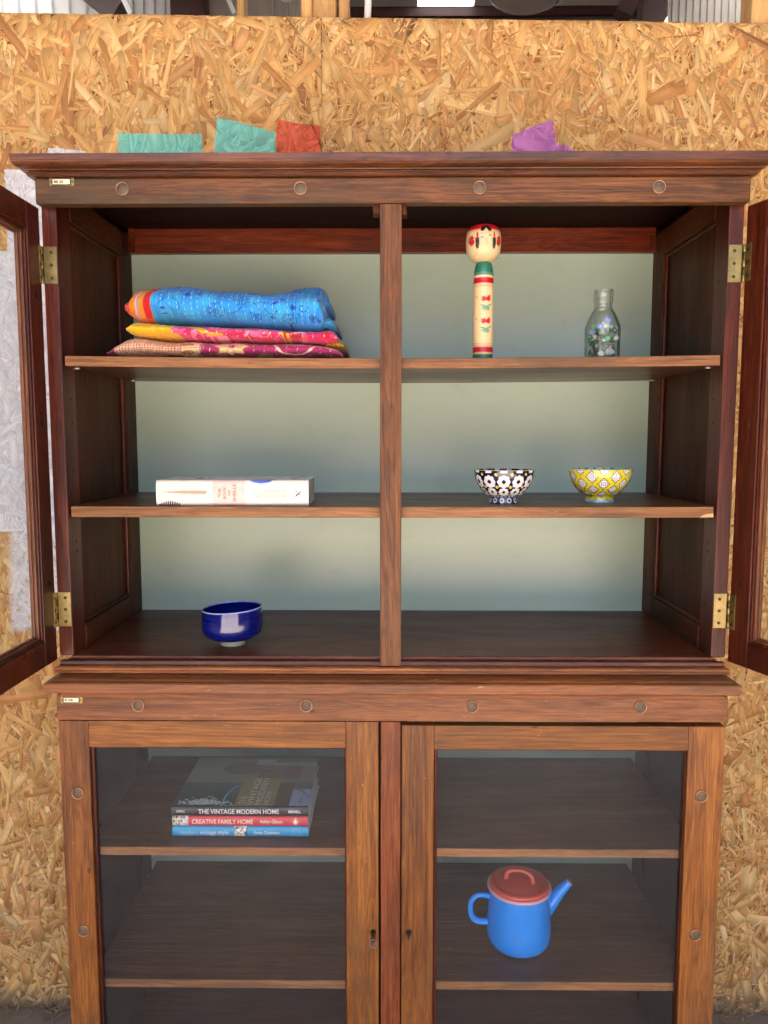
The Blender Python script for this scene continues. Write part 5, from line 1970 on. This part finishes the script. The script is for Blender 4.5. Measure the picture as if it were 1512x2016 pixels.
for body, xc, l0, l1 in (('THE', .505, 8, 42), ('VINTAGE', .565, 8, 122), ('MODERN', .625, 8, 120), ('HOME', .685, 8, 62)):
    # cover title: words run away from the spine
    hgt = .0118
    text_mesh('lettering', body, (l1 - l0) / 1000 * 1.0, hgt, white_ink, b1, (-BW / 2 + QX(xc) / 1000 + hgt / 2, l0 / 1000, .01962), (0, 1, 0), (-1, 0, 0), bold=-.004)
text_mesh('lettering', 'MERRELL', .030, .0042, ink, b1, (-BW / 2 + QX(.945) / 1000, .012, .01962), (0, 1, 0), (-1, 0, 0))

# ------------------------------------------------------------------ enamel coffee pot
pot = thing('enamel_pot', 'blue enamel coffee pot with red lid and pink rim behind the right pane', 'coffee pot', (.2580, .1380, .4036))


def enamel(name, col, rough=.16):
    m, nt, b = new_mat(name)
    k = NB(nt)
    nz = k.noise(k.n('ShaderNodeTexCoord').outputs['Object'], 30, 3)
    k.l(k.ramp(nz, [(.3, tuple(c * .94 for c in col)), (.7, col)]), b.inputs['Base Color'])
    b.inputs['Roughness'].default_value = rough
    b.inputs['Coat Weight'].default_value = .4
    b.inputs['Coat Roughness'].default_value = .06
    k.bump(nz, .03, .002, b)
    return m


en_blue, en_red, en_pink = enamel('blue_enamel', s(0, 146, 250), .14), enamel('red_enamel', s(222, 92, 70), .22), enamel('pink_enamel', s(232, 168, 182))
lathe('pot_body', [(.001, .0)] + catmull([(.040, .0), (.0505, .0015), (.0585, .0075), (.0632, .0180), (.0645, .0320), (.0640, .0480), (.0628, .0680), (.0612, .0900), (.0602, .1100), (.0600, .1180)], 8), en_blue, pot, 96)
lathe('rim', [(.0600, .1165), (.0622, .1172), (.0638, .1190), (.0640, .1212), (.0632, .1232), (.0615, .1242), (.0585, .1238), (.0560, .1215)], en_pink, pot, 96)
lid = lathe('lid', catmull([(.0575, .1225), (.0592, .1248), (.0590, .1278), (.0570, .1300), (.0535, .1310), (.0500, .1306), (.0470, .1300), (.0300, .1330), (.0120, .1345), (.0005, .1348)], 8), en_red, pot, 96)
hp_ = catmull([(-.0240, .006, .1325), (-.0245, .006, .1400), (-.0195, .004, .1490), (-.008, .001, .1535), (.008, -.003, .1530), (.0195, -.007, .1475), (.0245, -.009, .1390), (.0245, -.009, .1315)], 6)
tube('lid_handle', hp_, .0052, en_red, lid, 14, squash=(1.35, .85))
tube('handle', catmull([(-.0585, -.004, .0995), (-.0720, -.006, .1040), (-.0860, -.008, .1035), (-.0960, -.009, .0940), (-.0985, -.009, .0790), (-.0965, -.009, .0640), (-.0900, -.008, .0540), (-.0790, -.007, .0490), (-.0620, -.005, .0480)], 6), .0050, en_blue, pot, 16, squash=(1.0, 1.25))
sp_ = catmull([(.0540, .0, .0700), (.0660, .0, .0860), (.0800, .0, .1060), (.0920, .0, .1200), (.1000, .0, .1285)], 6)
rr_ = np.linspace(.0150, .0072, len(sp_))
rr_[-1] = .0070
spt = tube('spout', sp_, list(rr_), en_blue, pot, 22, cap=False)
tube('spout_mouth', [Vector(sp_[-1]) + Vector((-.0035, 0, -.004)), Vector(sp_[-1]) + Vector((-.0004, 0, -.0004))], [.0060, .0062], plain('spout_lining', s(150, 140, 130), .3), pot, 22)
tube('spout_rim', [Vector(sp_[-1]) + Vector((-.0004, 0, -.0004)), Vector(sp_[-1]) + Vector((.0006, 0, .0006))], [.0073, .0072], en_pink, pot, 22, cap=False)

bpy.context.view_layer.update()
